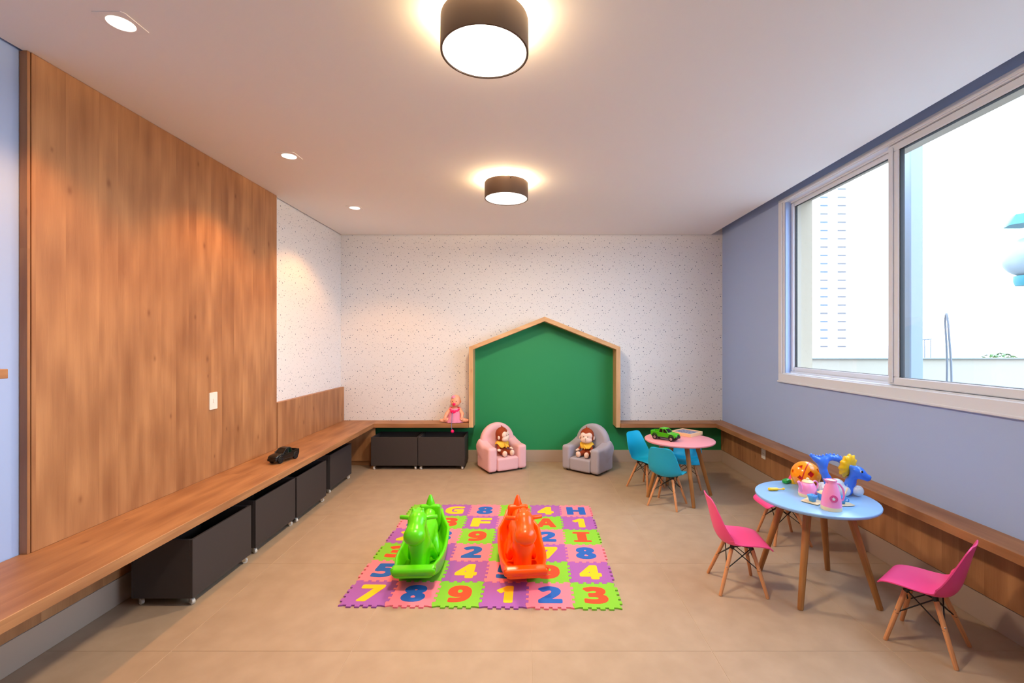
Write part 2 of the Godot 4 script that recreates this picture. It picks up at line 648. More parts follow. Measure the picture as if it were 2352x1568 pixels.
	plastic("dragon_blue", Color(0.24, 0.49, 0.96), 0.2)
	plastic("toy_white", Color(0.84, 0.88, 0.93), 0.25)
	plastic("magenta", Color(0.87, 0.34, 0.61), 0.3)
	mat("switch_white", Color(0.90, 0.88, 0.85), 0.35)
	mat("tray_wood", Color(0.95, 0.78, 0.60), 0.6)
	mat("lamp_bronze", Color(0.36, 0.275, 0.22), 0.5)
	mat("diffuser", Color(0.95, 0.93, 0.90), 0.6, {"emission_enabled": true, "emission": Color(1.0, 0.97, 0.92), "emission_energy_multiplier": 2.2})
	mat("halo_glow", Color(0.95, 0.93, 0.90), 0.6, {"emission_enabled": true, "emission": Color(1.0, 0.88, 0.70), "emission_energy_multiplier": 16.0})
	mat("trim_white", Color(0.945, 0.94, 0.935), 0.6)
	mat("teal_metal", Color(0.05, 0.42, 0.47), 0.5)
	mat("globe_glass", Color(0.47, 0.53, 0.57), 0.3)
	mat("leaf", Color(0.18, 0.32, 0.08), 0.6)
	mat("stem", Color(0.25, 0.20, 0.12), 0.8)
	mat("tower_wall", Color(0.86, 0.86, 0.86), 0.9)
	mat("tower_pane", Color(0.25, 0.33, 0.40), 0.6)
	mat("tower_shadow_pane", Color(0.31, 0.31, 0.325), 0.6)
	mat("terrace", Color(0.50, 0.50, 0.50), 0.9)

# ---------------------------------------------------------------- the room
const LEFT := -2.43
const RIGHT := 2.53
const BACK := 5.91
const FRONT := -2.7
const CEIL := 2.944
const ROOF := 3.22
const WIN := [0.66, 4.46, 1.20, 2.94]      # window opening: depth from, to; height from, to

func build_room() -> void:
	# floor: 0.905 m porcelain tiles on a bed of grout
	var fl := structure("floor", span_mesh(W(LEFT - 0.2, -0.16, FRONT - 0.2), W(RIGHT + 0.28, -0.0015, BACK + 0.2)), M.grout)
	var rng := RandomNumberGenerator.new()
	rng.seed = 3
	var t := 0.905
	for i in range(-3, 4):
		for j in range(-6, 5):
			var x0 := maxf(0.02 + i * t + 0.0008, LEFT)
			var x1 := minf(0.02 + (i + 1) * t - 0.0008, RIGHT)
			var z0 := maxf(2.285 + j * t + 0.0008, FRONT)
			var z1 := minf(2.285 + (j + 1) * t - 0.0008, BACK)
			if x1 - x0 < 0.01 or z1 - z0 < 0.01: continue
			part("tile", span_mesh(W(x0, -0.012, z0), W(x1, 0.0, z1), 0.0008, 2, Vector2(rng.randf(), rng.randf()) * 4.0), M.floor_tile, fl)
	# ceiling: a hung board that stops short of the walls, with a curtain pocket along the window wall, under a roof slab
	var st := begin()
	add_span(st, W(LEFT + 0.018, CEIL, FRONT), W(2.375, CEIL + 0.06, BACK - 0.012))
	structure("ceiling", done(st), M.ceiling_paint)
	structure("roof_slab", span_mesh(W(LEFT - 0.2, ROOF, FRONT - 0.2), W(RIGHT + 0.28, ROOF + 0.15, BACK + 0.2)), M.white_paint)
	# walls
	st = begin()
	add_span(st, W(LEFT - 0.2, -0.1, FRONT), W(LEFT, ROOF, BACK))
	var wl := structure("wall_left", done(st), M.blue_paint)
	part("wallpaper", span_mesh(W(LEFT, 0.16, 4.335), W(LEFT + 0.002, ROOF, BACK), 0.0, 1), M.wallpaper, wl)
	var wb := structure("wall_back", span_mesh(W(LEFT - 0.2, -0.1, BACK), W(RIGHT + 0.28, ROOF, BACK + 0.2), 0.0, 1), M.wallpaper)
	var house := PackedVector2Array([Vector2(LEFT, 0.15), Vector2(RIGHT, 0.15), Vector2(RIGHT, 0.505), Vector2(1.13, 0.505), Vector2(1.13, 1.50), Vector2(0.212, 1.875), Vector2(-0.71, 1.50), Vector2(-0.71, 0.505), Vector2(LEFT, 0.505)])
	part("green_paint", prism_mesh(house, 0.0, 0.002, Transform3D(Basis(), W(0, 0, BACK))), M.green_paint, wb)
	structure("wall_front", span_mesh(W(LEFT - 0.2, -0.1, FRONT - 0.2), W(RIGHT + 0.28, ROOF, FRONT)), M.white_paint)
	st = begin()
	var o := RIGHT + 0.07
	add_span(st, W(RIGHT, -0.1, FRONT), W(o, ROOF, WIN[0]))
	add_span(st, W(RIGHT, -0.1, WIN[1]), W(o, ROOF, BACK))
	add_span(st, W(RIGHT, -0.1, WIN[0]), W(o, WIN[2], WIN[1]))
	add_span(st, W(RIGHT, WIN[3], WIN[0]), W(o, ROOF, WIN[1]))
	var wr := structure("wall_right", done(st), M.blue_paint)
	# cream outer leaf of the same wall
	st = begin()
	var q := RIGHT + 0.26
	add_span(st, W(o, -0.6, FRONT - 0.2), W(q, ROOF + 0.15, WIN[0]))
	add_span(st, W(o, -0.6, WIN[1]), W(q, ROOF + 0.15, BACK + 0.2))
	add_span(st, W(o, -0.6, WIN[0]), W(q, WIN[2], WIN[1]))
	add_span(st, W(o, WIN[3], WIN[0]), W(q, ROOF + 0.15, WIN[1]))
	part("outer_leaf", done(st), M.render_cream, wr)
	# skirting of the same porcelain
	structure("baseboard_back", span_mesh(W(LEFT, 0.0, BACK - 0.012), W(RIGHT, 0.155, BACK), 0.002), M.skirting)
	structure("baseboard_left", span_mesh(W(LEFT, 0.0, FRONT), W(LEFT + 0.012, 0.155, BACK - 0.012), 0.002), M.skirting)
	structure("baseboard_right", span_mesh(W(RIGHT - 0.012, 0.0, FRONT), W(RIGHT, 0.155, BACK - 0.012), 0.002), M.skirting)

# a frame of four bars round an opening in the plane x = const
func add_frame(st: SurfaceTool, x0: float, x1: float, z0: float, z1: float, y0: float, y1: float, wz: float, wb: float, wt: float, bev := 0.003) -> void:
	add_span(st, W(x0, y0, z0), W(x1, y0 + wb, z1), bev)
	add_span(st, W(x0, y1 - wt, z0), W(x1, y1, z1), bev)
	add_span(st, W(x0, y0 + wb, z0), W(x1, y1 - wt, z0 + wz), bev)
	add_span(st, W(x0, y0 + wb, z1 - wz), W(x1, y1 - wt, z1), bev)

func build_window() -> void:
	var w := Node3D.new()
	w.name = "window_1"
	add_child(w)
	tag(w, "white metal sliding window with large panes above the narrow bench", "", "", "structure")
	# outer frame with a stepped casing that laps onto the wall
	var st := begin()
	add_frame(st, 2.512, 2.530, 0.56, 4.563, 1.163, 2.965, 0.058, 0.08, 0.035, 0.004)
	part("casing", done(st), M.white_metal, w)
	st = begin()
	add_frame(st, 2.524, 2.640, 0.615, 4.505, 1.20, 2.945, 0.03, 0.052, 0.022)
	add_span(st, W(2.578, 1.252, 0.66), W(2.582, 1.268, 4.475))
	add_span(st, W(2.578, 2.908, 0.66), W(2.582, 2.923, 4.475))
	part("track_frame", done(st), M.white_metal, w)
	st = begin()
	add_span(st, W(2.505, 1.155, 0.55), W(2.53, 1.172, 4.575), 0.004)
	part("sill", done(st), M.white_metal, w)
	# sliding sashes: the far one runs in the outer track
	for s in [["far", 2.590, 2.622, 3.185, 4.475, 0.058], ["near", 2.535, 2.577, 1.925, 3.205, 0.096], ["far", 2.590, 2.622, 0.65, 1.96, 0.058]]:
		st = begin()
		add_frame(st, s[1], s[2], s[3], s[4], 1.255, 2.921, s[5], 0.055, 0.05, 0.006)
		add_span(st, W(s[1] - 0.010, 1.27, s[4] - 0.055), W(s[1], 2.90, s[4] - 0.020), 0.004)
		var sash := part("sash", done(st), M.white_metal, w)
		st = begin()
		var g := 0.009
		add_frame(st, s[1] + 0.006, s[2] - 0.006, s[3] + s[5] - 0.002, s[4] - s[5] + 0.002, 1.308, 2.873, g, 0.004, 0.004, 0.0)
		part("gasket", done(st), M.gasket, sash)
		var x: float = (s[1] + s[2]) * 0.5
		st = begin()
		quad(st, W(x, 1.31, s[4] - s[5]), W(x, 1.31, s[3] + s[5]), W(x, 2.872, s[3] + s[5]), W(x, 2.872, s[4] - s[5]))
		part("pane", done(st), M.glass, sash)

func build_outside() -> void:
	structure("ground", span_mesh(W(RIGHT + 0.28, -0.6, -40), W(400, -0.5, 300)), M.terrace)
	# parapet of the terrace, running straight away from the window wall
	var pw := structure("wall_parapet", span_mesh(W(4.2, -0.5, 9.0), W(26, 1.215, 9.2)), M.parapet_render)
	part("coping", span_mesh(W(4.15, 1.215, 8.95), W(26, 1.24, 9.25), 0.006), M.coping_stone, pw)
	# tower block far beyond the parapet
	var tw := thing("tower_block", "tall white apartment tower with two columns of small windows, beyond the far window pane", "building", W(104.5, -30, 160))
	part("wall", box_mesh(Vector3(20, 118, 14), 0.1), M.tower_wall, tw, "", Transform3D(Basis(), Vector3(0, 59, -7)))
	for i in 21:
		var y := 27.2 + i * 2.91
		for c in [0, 1]:
			var wide := 2.6 if c == 0 else 2.9
			var x := -0.4 if c == 0 else 5.85
			var fr := part("window", box_mesh(Vector3(wide + 0.3, 0.85, 0.25), 0.02), M.tower_wall, tw, "", Transform3D(Basis(), Vector3(x, y, 0.02)))
			var high := 0.55
			part("pane", box_mesh(Vector3(wide, high, 0.1), 0.01), M.tower_pane if (c == 0 and i % 4 != 1) else M.tower_shadow_pane, fr, "", Transform3D(Basis(), Vector3(0, 0, 0.14)))
	# white post just outside the near pane
	var st := begin()
	add_span(st, W(3.60, -0.5, 4.28), W(3.725, 3.6, 4.40), 0.008)
	single("post", done(st), M.post_paint, "square white metal post standing just outside the near window pane", "post")
	# looped pole and its low rail
	var lp := thing("pool_handrail", "slim pale looped handrail pole rising outside the near window pane", "handrail", W(4.665, -0.5, 5.0))
	var path := [Vector3(-0.004, 0, 0), Vector3(-0.004, 1.2, 0), Vector3(-0.010, 1.75, 0), Vector3(-0.032, 2.10, 0), Vector3(-0.036, 2.28, -0.01), Vector3(-0.026, 2.37, -0.04), Vector3(-0.012, 2.28, -0.07), Vector3(0.010, 2.05, -0.08), Vector3(0.018, 1.80, -0.08), Vector3(0.012, 1.2, -0.08), Vector3(0.012, 0, -0.08)]
	part("rail", tube_mesh(smooth_path(path, 50), 0.011, 8), M.rail_paint, lp)
	for z in [0.0, -0.08]: part("base_plate", lathe_mesh([Vector2(0, 0), Vector2(0.05, 0), Vector2(0.05, 0.015), Vector2(0, 0.015)], 16), M.white_metal, lp, "", Transform3D(Basis(), Vector3(0, 0, z)))
	var gr := thing("low_rail", "low thin white rail on the parapet beside the looped pole", "rail", W(7.75, 1.24, 9.1))
	part("top_bar", tube_mesh([Vector3(0.05, 0.36, 0), Vector3(0.33, 0.375, 0)], 0.014, 6), M.rail_paint, gr)
	for x in [0.06, 0.19, 0.31]: part("upright", tube_mesh([Vector3(x, 0, 0), Vector3(x, 0.36, 0)], 0.008, 6), M.rail_paint, gr)
	# shrub beyond the parapet
	var sh := thing("shrub", "small green leafy shrub showing over the parapet top", "shrub", W(13.1, -0.5, 12.6))
	var rng := RandomNumberGenerator.new()
	rng.seed = 5
	st = begin()
	st.set_smooth_group(-1)
	for i in 420:
		var d := Vector3(rng.randfn(), rng.randfn(), rng.randfn()).normalized() * Vector3(0.62, 0.32, 0.4) * pow(rng.randf(), 0.4)
		var c := Vector3(0, 1.44, 0) + d
		var a := Vector3(rng.randfn(), rng.randfn() * 0.6, rng.randfn()).normalized() * 0.07
		var b := a.cross(Vector3(rng.randfn(), rng.randfn(), rng.randfn())).normalized() * 0.025
		quad(st, c - a, c + b, c + a, c - b)
	var fo := part("foliage", done(st), M.leaf, sh)
	fo.set_meta("kind", "stuff")
	for k in 5: part("stem", tube_mesh([Vector3(0, 0, 0), Vector3(cos(k * 1.3) * 0.3, 1.35, sin(k * 1.3) * 0.2)], [0.03, 0.012], 6), M.stem, sh)
	# garden lamp whose post stands past the frame
	var gl := thing("garden_lamp", "white globe garden lamp with teal cap and collar outside the near window pane", "lamp", W(6.60, -0.5, 6.0))
	part("post", lathe_mesh([Vector2(0.09, 0), Vector2(0.09, 0.04), Vector2(0.035, 0.06), Vector2(0.03, 2.80)], 20), M.white_metal, gl)
	part("collar", lathe_mesh([Vector2(0.03, 2.80), Vector2(0.12, 2.80), Vector2(0.14, 2.86), Vector2(0.14, 2.93), Vector2(0.0, 2.93)], 28), M.teal_metal, gl)
	part("globe", ball_mesh(Vector3(0, 3.18, 0), Vector3(0.262, 0.262, 0.262), Transform3D(), 36, 20), M.globe_glass, gl)
	part("finial", lathe_mesh([Vector2(0.02, 3.42), Vector2(0.02, 3.62), Vector2(0, 3.62)], 12), M.white_metal, gl)
	part("cap", lathe_mesh([Vector2(0.0, 3.60), Vector2(0.24, 3.60), Vector2(0.16, 3.74), Vector2(0.0, 3.76)], 6), M.teal_metal, gl)

func build_lamps() -> void:
	var at := [[1.946, "large bronze drum ceiling lamp near the camera, its top cut off"], [3.92, "bronze drum ceiling lamp hanging closer to the green house wall"]]
	for a in at:
		var l := thing("drum_lamp", a[1], "ceiling lamp", W(-0.1835, CEIL, a[0]), 0.0, "drum ceiling lamps")
		var yb := -0.160
		var yt := -0.024
		part("shell", lathe_mesh([Vector2(0.178, yb + 0.006), Vector2(0.179, yb), Vector2(0.187, yb), Vector2(0.187, yt), Vector2(0.150, yt), Vector2(0.150, yt - 0.003), Vector2(0.184, yt - 0.003), Vector2(0.184, yb + 0.006)], 72), M.lamp_bronze, l)
		part("diffuser", lathe_mesh([Vector2(0, yb + 0.004), Vector2(0.178, yb + 0.004), Vector2(0.178, yb + 0.010), Vector2(0, yb + 0.010)], 72), M.diffuser, l)
		part("ceiling_plate", lathe_mesh([Vector2(0.0, yt), Vector2(0.07, yt), Vector2(0.07, 0), Vector2(0, 0)], 32), M.trim_white, l)
		var st := begin()
		var ring := []
		for k in 49: ring.append(Vector3(cos(TAU * k / 48.0) * 0.158, yt + 0.007, sin(TAU * k / 48.0) * 0.158))
		add_tube(st, ring, 0.004, 6, false)
		part("glow_ring", done(st), M.halo_glow, l)
		part("screw", ball_mesh(Vector3(0.045, yt - 0.018, 0.1868), Vector3(0.005, 0.005, 0.003)), M.black_trim, l)
		var ar := AreaLight3D.new()
		ar.name = "diffuser_light"
		ar.area_size = Vector2(0.25, 0.25)
		ar.light_energy = DRUM_ENERGY
		ar.light_color = WARM
		ar.shadow_enabled = true
		ar.set("area_range", 12.0)
		ar.set("area_attenuation", 2.0)
		ar.rotation.x = -PI / 2
		ar.position = Vector3(0, yb + 0.001, 0)
		l.add_child(ar)
		for k in 8:
			var om := OmniLight3D.new()
			om.name = "glow_light"
			om.light_energy = HALO_ENERGY
			om.light_color = Color(1.0, 0.85, 0.65)
			om.light_size = 0.004
			om.omni_range = 8.0
			om.omni_attenuation = 2.0
			om.shadow_enabled = true
			om.position = Vector3(cos(TAU * k / 8.0) * 0.172, yt + 0.010, sin(TAU * k / 8.0) * 0.172)
			l.add_child(om, true)
	var where := [[-1.776, 1.987, "recessed ceiling spotlight in a square white trim, above the bare end of the bench"], [-1.785, 3.404, "recessed ceiling spotlight over the wooden wall panel, middle one of the row"], [-1.791, 4.714, "recessed ceiling spotlight beside the speckled corner, last of the row"]]
	for s in where:
		var d := thing("ceiling_spotlight", s[2], "spotlight", W(s[0], CEIL, s[1]), 0.0, "recessed ceiling spotlights")
		var st := begin()
		var sq := round_rect(0.072, 0.072, 0.004, 2)
		var n := 36
		# square plate with a round hole
		var ringp := []
		for k in n:
			var a := TAU * k / n
			var dir := Vector2.from_angle(a)
			var out := dir * (0.072 / maxf(absf(dir.x), absf(dir.y)))
			ringp.append([out, dir * 0.050])
		st.set_smooth_group(-1)
		for k in n:
			var p = ringp[k]
			var q = ringp[(k + 1) % n]
			quad(st, Vector3(p[0].x, -0.003, -p[0].y), Vector3(p[1].x, -0.003, -p[1].y), Vector3(q[1].x, -0.003, -q[1].y), Vector3(q[0].x, -0.003, -q[0].y))
			quad(st, Vector3(p[0].x, 0, -p[0].y), Vector3(p[0].x, -0.003, -p[0].y), Vector3(q[0].x, -0.003, -q[0].y), Vector3(q[0].x, 0, -q[0].y))
		part("trim_plate", done(st), M.trim_white, d)
		part("lamp_face", lathe_mesh([Vector2(0, -0.004), Vector2(0.051, -0.004), Vector2(0.051, 0.0), Vector2(0, 0.0)], 36), M.diffuser, d)
		var sp := SpotLight3D.new()
		sp.name = "spot_light"
		sp.light_energy = SPOT_ENERGY
		sp.light_color = Color(1.0, 0.70, 0.38)
		sp.light_size = 0.03
		sp.spot_angle = 59.0
		sp.spot_angle_attenuation = 0.42
		sp.spot_range = 9.0
		sp.spot_attenuation = 2.0
		sp.shadow_enabled = true
		sp.rotation.x = -PI / 2
		sp.position = Vector3(0, -0.035, 0)
		d.add_child(sp)

# ---------------------------------------------------------------- fixed joinery
const SEAT := 0.538
const UNDER := 0.486
func build_joinery() -> void:
	# tall panel
	var wp := thing("wood_panel", "tall oak panel covering the wall behind the long bench up to the ceiling", "wall panel", W(-2.408, 0, 3.25))
	part("face_board", span_mesh(Vector3(-0.020, SEAT + 0.0005, -1.075), Vector3(0.023, CEIL - 0.001, 1.063), 0.002, 1, Vector2(0.3, -0.54)), M.oak, wp)
	part("edge_board", span_mesh(Vector3(-0.020, SEAT + 0.0005, 1.0645), Vector3(0.019, CEIL - 0.001, 1.078), 0.001, 1, Vector2(1.1, 0.4)), M.oak, wp)
	# low panel behind the far end of the bench
	single("low_wood_panel", span_mesh(Vector3(-0.022, SEAT + 0.0005, -0.780), Vector3(0.022, 0.975, 0.787), 0.002, 1, Vector2(0.9, 1.1)), M.oak, "low oak back panel between the tall panel and the room corner, above the bench", "wall panel", W(-2.404, 0, 5.122))
	# long bench
	var b := thing("bench", "long L-shaped oak bench running along the wooden panel and round the corner", "bench", W(LEFT, 0, 3.5))
	var z_far := BACK
	part("seat_board", span_mesh(Vector3(0.004, UNDER, -(z_far - 3.5) + 0.004), Vector3(LEFT * -1 - 1.917, SEAT, 3.5 - 0.9), 0.002, 2, Vector2(0.5, 0.0)), M.oak, b)
	part("seat_board", span_mesh(Vector3(0.5135, UNDER, -(z_far - 3.5) + 0.004), Vector3(LEFT * -1 - 0.7355, SEAT, -(5.66 - 3.5)), 0.002, 0, Vector2(0.2, 0.7)), M.oak, b)
	part("apron", span_mesh(Vector3(0.004, 0.162, -(z_far - 3.5) + 0.26), Vector3(0.018, UNDER - 0.0005, 2.6), 0.001, 1, Vector2(0.1, 0.3)), M.oak, b)
	part("corner_panel", span_mesh(Vector3(0.02, 0.066, -(5.72 - 3.5)), Vector3(0.518, UNDER - 0.0005, -(5.70 - 3.5)), 0.001, 1, Vector2(0.8, 0.3)), M.oak, b)
	part("corner_plinth", span_mesh(Vector3(0.02, 0.0, -(5.76 - 3.5)), Vector3(0.52, 0.065, -(5.745 - 3.5)), 0.001, 0), M.oak, b)
	# bench under the window
	var c := thing("bench", "narrow L-shaped oak bench running under the window and round its corner", "bench", W(RIGHT, 0, 3.5))
	part("seat_board", span_mesh(Vector3(-(RIGHT - 2.347), UNDER, -(z_far - 3.5) + 0.004), Vector3(-0.002, SEAT, 3.5 - 0.9), 0.002, 2, Vector2(0.9, 0.0)), M.oak, c)
	part("seat_board", span_mesh(Vector3(1.159 - RIGHT, UNDER, -(z_far - 3.5) + 0.004), Vector3(-(RIGHT - 2.3465), SEAT, -(5.66 - 3.5)), 0.002, 0, Vector2(0.4, 0.2)), M.oak, c)
	part("apron", span_mesh(Vector3(-0.022, 0.162, -(z_far - 3.5) + 0.004), Vector3(-0.002, UNDER - 0.0005, 2.6), 0.001, 1, Vector2(0.6, 0.9)), M.oak, c)
	# house-shaped frame standing out of the back wall between the two benches
	var h := thing("house_frame", "pale oak house-shaped frame with pitched top round the green wall", "frame", W(0.212, 0, 5.785))
	var xl := -0.734 - 0.212
	var xr := 1.158 - 0.212
	var w := 0.052
	var y0 := UNDER
	var ye := 1.493
	var ya := 1.871
	var d0 := -0.123
	var d1 := 0.105
	var slope := (ya - ye) / xr
	var drop := w * sqrt(1 + slope * slope)
	var yi := ye - drop + slope * w + 0.004
	for s in [-1.0, 1.0]:
		var post := PackedVector2Array([Vector2(s * xr, y0), Vector2(s * xr, ye), Vector2(s * (xr - w), yi), Vector2(s * (xr - w), y0)])
		if s < 0: post.reverse()
		part("post", prism_mesh(post, d0, d1), M.oak_pale, h)
		var rafter := PackedVector2Array([Vector2(s * xr, ye), Vector2(0, ya), Vector2(0, ya - drop), Vector2(s * (xr - w), yi)])
		if s < 0: rafter.reverse()
		part("rafter", prism_mesh(rafter, d0, d1, Transform3D(), 0), M.oak_pale, h)

func build_boxes() -> void:
	var L := 0.565
	var D := 0.36
	var H := 0.345
	var y := 0.05
	var k := 0.016
	var o := thing("toy_box", "first dark grey wheeled toy box under the long bench, beside the empty floor", "toy box", Vector3.ZERO, 0.0, "wheeled toy boxes under the benches")
	part("front_panel", span_mesh(Vector3(-L / 2, y, D / 2 - k), Vector3(L / 2, y + H, D / 2), 0.0015), M.charcoal, o)
	part("rear_panel", span_mesh(Vector3(-L / 2, y, -D / 2), Vector3(L / 2, y + H, -D / 2 + k), 0.0015), M.charcoal, o)
	for s in [-1.0, 1.0]:
		part("end_panel", span_mesh(Vector3(s * L / 2, y, -D / 2 + k), Vector3(s * (L / 2 - k), y + H - 0.001, D / 2 - k), 0.0015), M.charcoal, o)
	part("bottom_panel", span_mesh(Vector3(-L / 2 + k, y + 0.002, -D / 2 + k), Vector3(L / 2 - k, y + 0.018, D / 2 - k)), M.charcoal, o)
	for s in [[-1, -1], [1, -1], [-1, 1], [1, 1]]:
		var at := Vector3(s[0] * (L / 2 - 0.035), 0, s[1] * (D / 2 - 0.03))
		var st := begin()
		add_box(st, Vector3(0, y - 0.002, 0), Vector3(0.040, 0.004, 0.034), 0.001)
		add_box(st, Vector3(-0.012, 0.031, 0), Vector3(0.003, 0.034, 0.020), 0.001)
		add_box(st, Vector3(0.012, 0.031, 0), Vector3(0.003, 0.034, 0.020), 0.001)
		var ca := part("caster", done(st), M.chrome, o, "", Transform3D(Basis(Vector3.UP, s[0] * 0.5), at))
		var roll := Transform3D(Basis(Vector3.BACK, PI / 2), Vector3(0, 0.018, 0.006))
		part("wheel", lathe_mesh([Vector2(0.004, -0.010), Vector2(0.015, -0.010), Vector2(0.018, -0.007), Vector2(0.018, 0.007), Vector2(0.015, 0.010), Vector2(0.004, 0.010)], 20, roll), M.caster_plastic, ca)
	var q := PI / 2
	o.position = W(-1.962 - D / 2, 0, 2.664 + L / 2)
	o.rotation.y = q
	copy_of(o, "toy_box", "second dark grey wheeled toy box under the long bench, pushed slightly further in", W(-1.982 - D / 2, 0, 3.316 + L / 2), q)
	copy_of(o, "toy_box", "third dark grey wheeled toy box under the long bench, touching the second one", W(-1.974 - D / 2, 0, 3.893 + L / 2), q)
	copy_of(o, "toy_box", "fourth dark grey wheeled toy box under the long bench, the one next to the corner", W(-2.018 - D / 2, 0, 4.648 + L / 2), q)
	copy_of(o, "toy_box", "dark grey wheeled toy box under the short back bench, beside the corner", W(-1.905 + L / 2, 0, 5.536 + D / 2 - 0.005), 0.0)
	copy_of(o, "toy_box", "dark grey wheeled toy box under the short back bench, beside the pink armchair", W(-1.333 + L / 2, 0, 5.536 + D / 2 - 0.005), 0.0)

# ---------------------------------------------------------------- tables and chairs
func build_tables() -> void:
	var t := thing("round_table", "round pale blue children's table on four wooden legs, covered with toys", "table", W(1.813, 0, 2.87))
	var R := 0.34
	var top := 0.577
	var disc := [Vector2(0, top - 0.021), Vector2(R - 0.010, top - 0.021), Vector2(R - 0.002, top - 0.015), Vector2(R, top - 0.006), Vector2(R - 0.002, top - 0.0015), Vector2(R - 0.005, top), Vector2(0, top)]
	part("tabletop", lathe_mesh(disc, 96), M.blue_top, t)
	for k in 4:
		var a := PI / 4 + PI / 2 * k
		var d := Vector3(cos(a), 0, sin(a))
		part("leg", tube_mesh([d * 0.328, d * 0.326 + Vector3(0, 0.008, 0), d * 0.17 + Vector3(0, top - 0.022, 0)], [0.0145, 0.0165, 0.0235], 14), M.leg_wood, t)
	var p := copy_of(t, "round_table", "round pink children's table on four wooden legs, carrying a toy truck", W(1.529, 0, 4.585), PI / 4 + 0.08)
	for ch in p.get_children():
		if ch.name.begins_with("tabletop"): ch.material_override = M.pink_top

# moulded shell: profile points (z, y, half width, how far the edges bow up)
func shell_mesh() -> ArrayMesh:
	var prof := [[0.182, 0.272, 0.122, 0.0], [0.172, 0.290, 0.132, 0.001], [0.145, 0.303, 0.142, 0.004], [0.085, 0.303, 0.150, 0.014], [0.015, 0.293, 0.154, 0.026], [-0.050, 0.286, 0.156, 0.040], [-0.092, 0.297, 0.157, 0.055], [-0.118, 0.328, 0.157, 0.058], [-0.134, 0.375, 0.153, 0.047], [-0.147, 0.430, 0.144, 0.034], [-0.160, 0.490, 0.130, 0.022], [-0.173, 0.545, 0.112, 0.012], [-0.181, 0.574, 0.098, 0.006]]
	var nu := 44
	var nv := 18
	var th := 0.0055
	var top := []
	var low := []
	for i in nu + 1:
		var t := float(i) / nu * (prof.size() - 1)
		var k := mini(int(t), prof.size() - 2)
		var f := t - k
		var v := []
		for c in 4:
			v.append(cubic_interpolate(prof[k][c], prof[k + 1][c], prof[maxi(k - 1, 0)][c], prof[mini(k + 2, prof.size() - 1)][c], f))
		var g0: Array = prof[maxi(k, 0)]
		var g1: Array = prof[k + 1]
		var dir := Vector3(0, g1[1] - g0[1], g1[0] - g0[0]).normalized()
		if f < 0.5 and k > 0: dir = (dir + Vector3(0, g0[1] - prof[k - 1][1], g0[0] - prof[k - 1][0]).normalized() * (0.5 - f) * 2.0).normalized()
		elif f >= 0.5 and k < prof.size() - 2: dir = (dir + Vector3(0, prof[k + 2][1] - g1[1], prof[k + 2][0] - g1[0]).normalized() * (f - 0.5) * 2.0).normalized()
		var nrm := Vector3.RIGHT.cross(dir)       # towards the sitter
		var u := float(i) / nu
		var wide: float = v[2]
		var e := minf(u / 0.075, (1 - u) / 0.085)
		if e < 1.0: wide *= 0.62 + 0.38 * sqrt(1.0 - (1.0 - e) * (1.0 - e))
		var ra := []
		var rb := []
		for j in nv + 1:
			var s := (float(j) / nv) * 2.0 - 1.0
			var lift: float = v[3] * pow(absf(s), 2.3)
			var edge := absf(s) > 0.999
			var lean := Vector3(-signf(s) * v[3] * 0.55 * pow(absf(s), 1.6) / 0.1 * 0.05, 0, 0)
			var pt := Vector3(s * wide, v[1], v[0]) + nrm * lift
			ra.append(pt)
			rb.append(pt - nrm * th + lean * 0.1)
		top.append(ra)
		low.append(rb)
	var st := begin()
	for layer in 2:
		st.set_smooth_group(layer + 1)
		var L: Array = top if layer == 0 else low
		for i in nu:
			for j in nv:
				# walking from front to back (i) and towards +x (j); outward of the top layer is the sitter's side
				if layer == 0: quad(st, L[i][j], L[i][j + 1], L[i + 1][j + 1], L[i + 1][j])
				else: quad(st, L[i][j], L[i + 1][j], L[i + 1][j + 1], L[i][j + 1])
	st.set_smooth_group(3)
	var rim := []
	for j in nv + 1: rim.append([0, j])
	for i in range(1, nu + 1): rim.append([i, nv])
	for j in range(nv - 1, -1, -1): rim.append([nu, j])
	for i in range(nu - 1, 0, -1): rim.append([i, 0])
	for k in rim.size():
		var a: Array = rim[k]
		var b: Array = rim[(k + 1) % rim.size()]
		quad(st, low[a[0]][a[1]], low[b[0]][b[1]], top[b[0]][b[1]], top[a[0]][a[1]])
	return done(st)

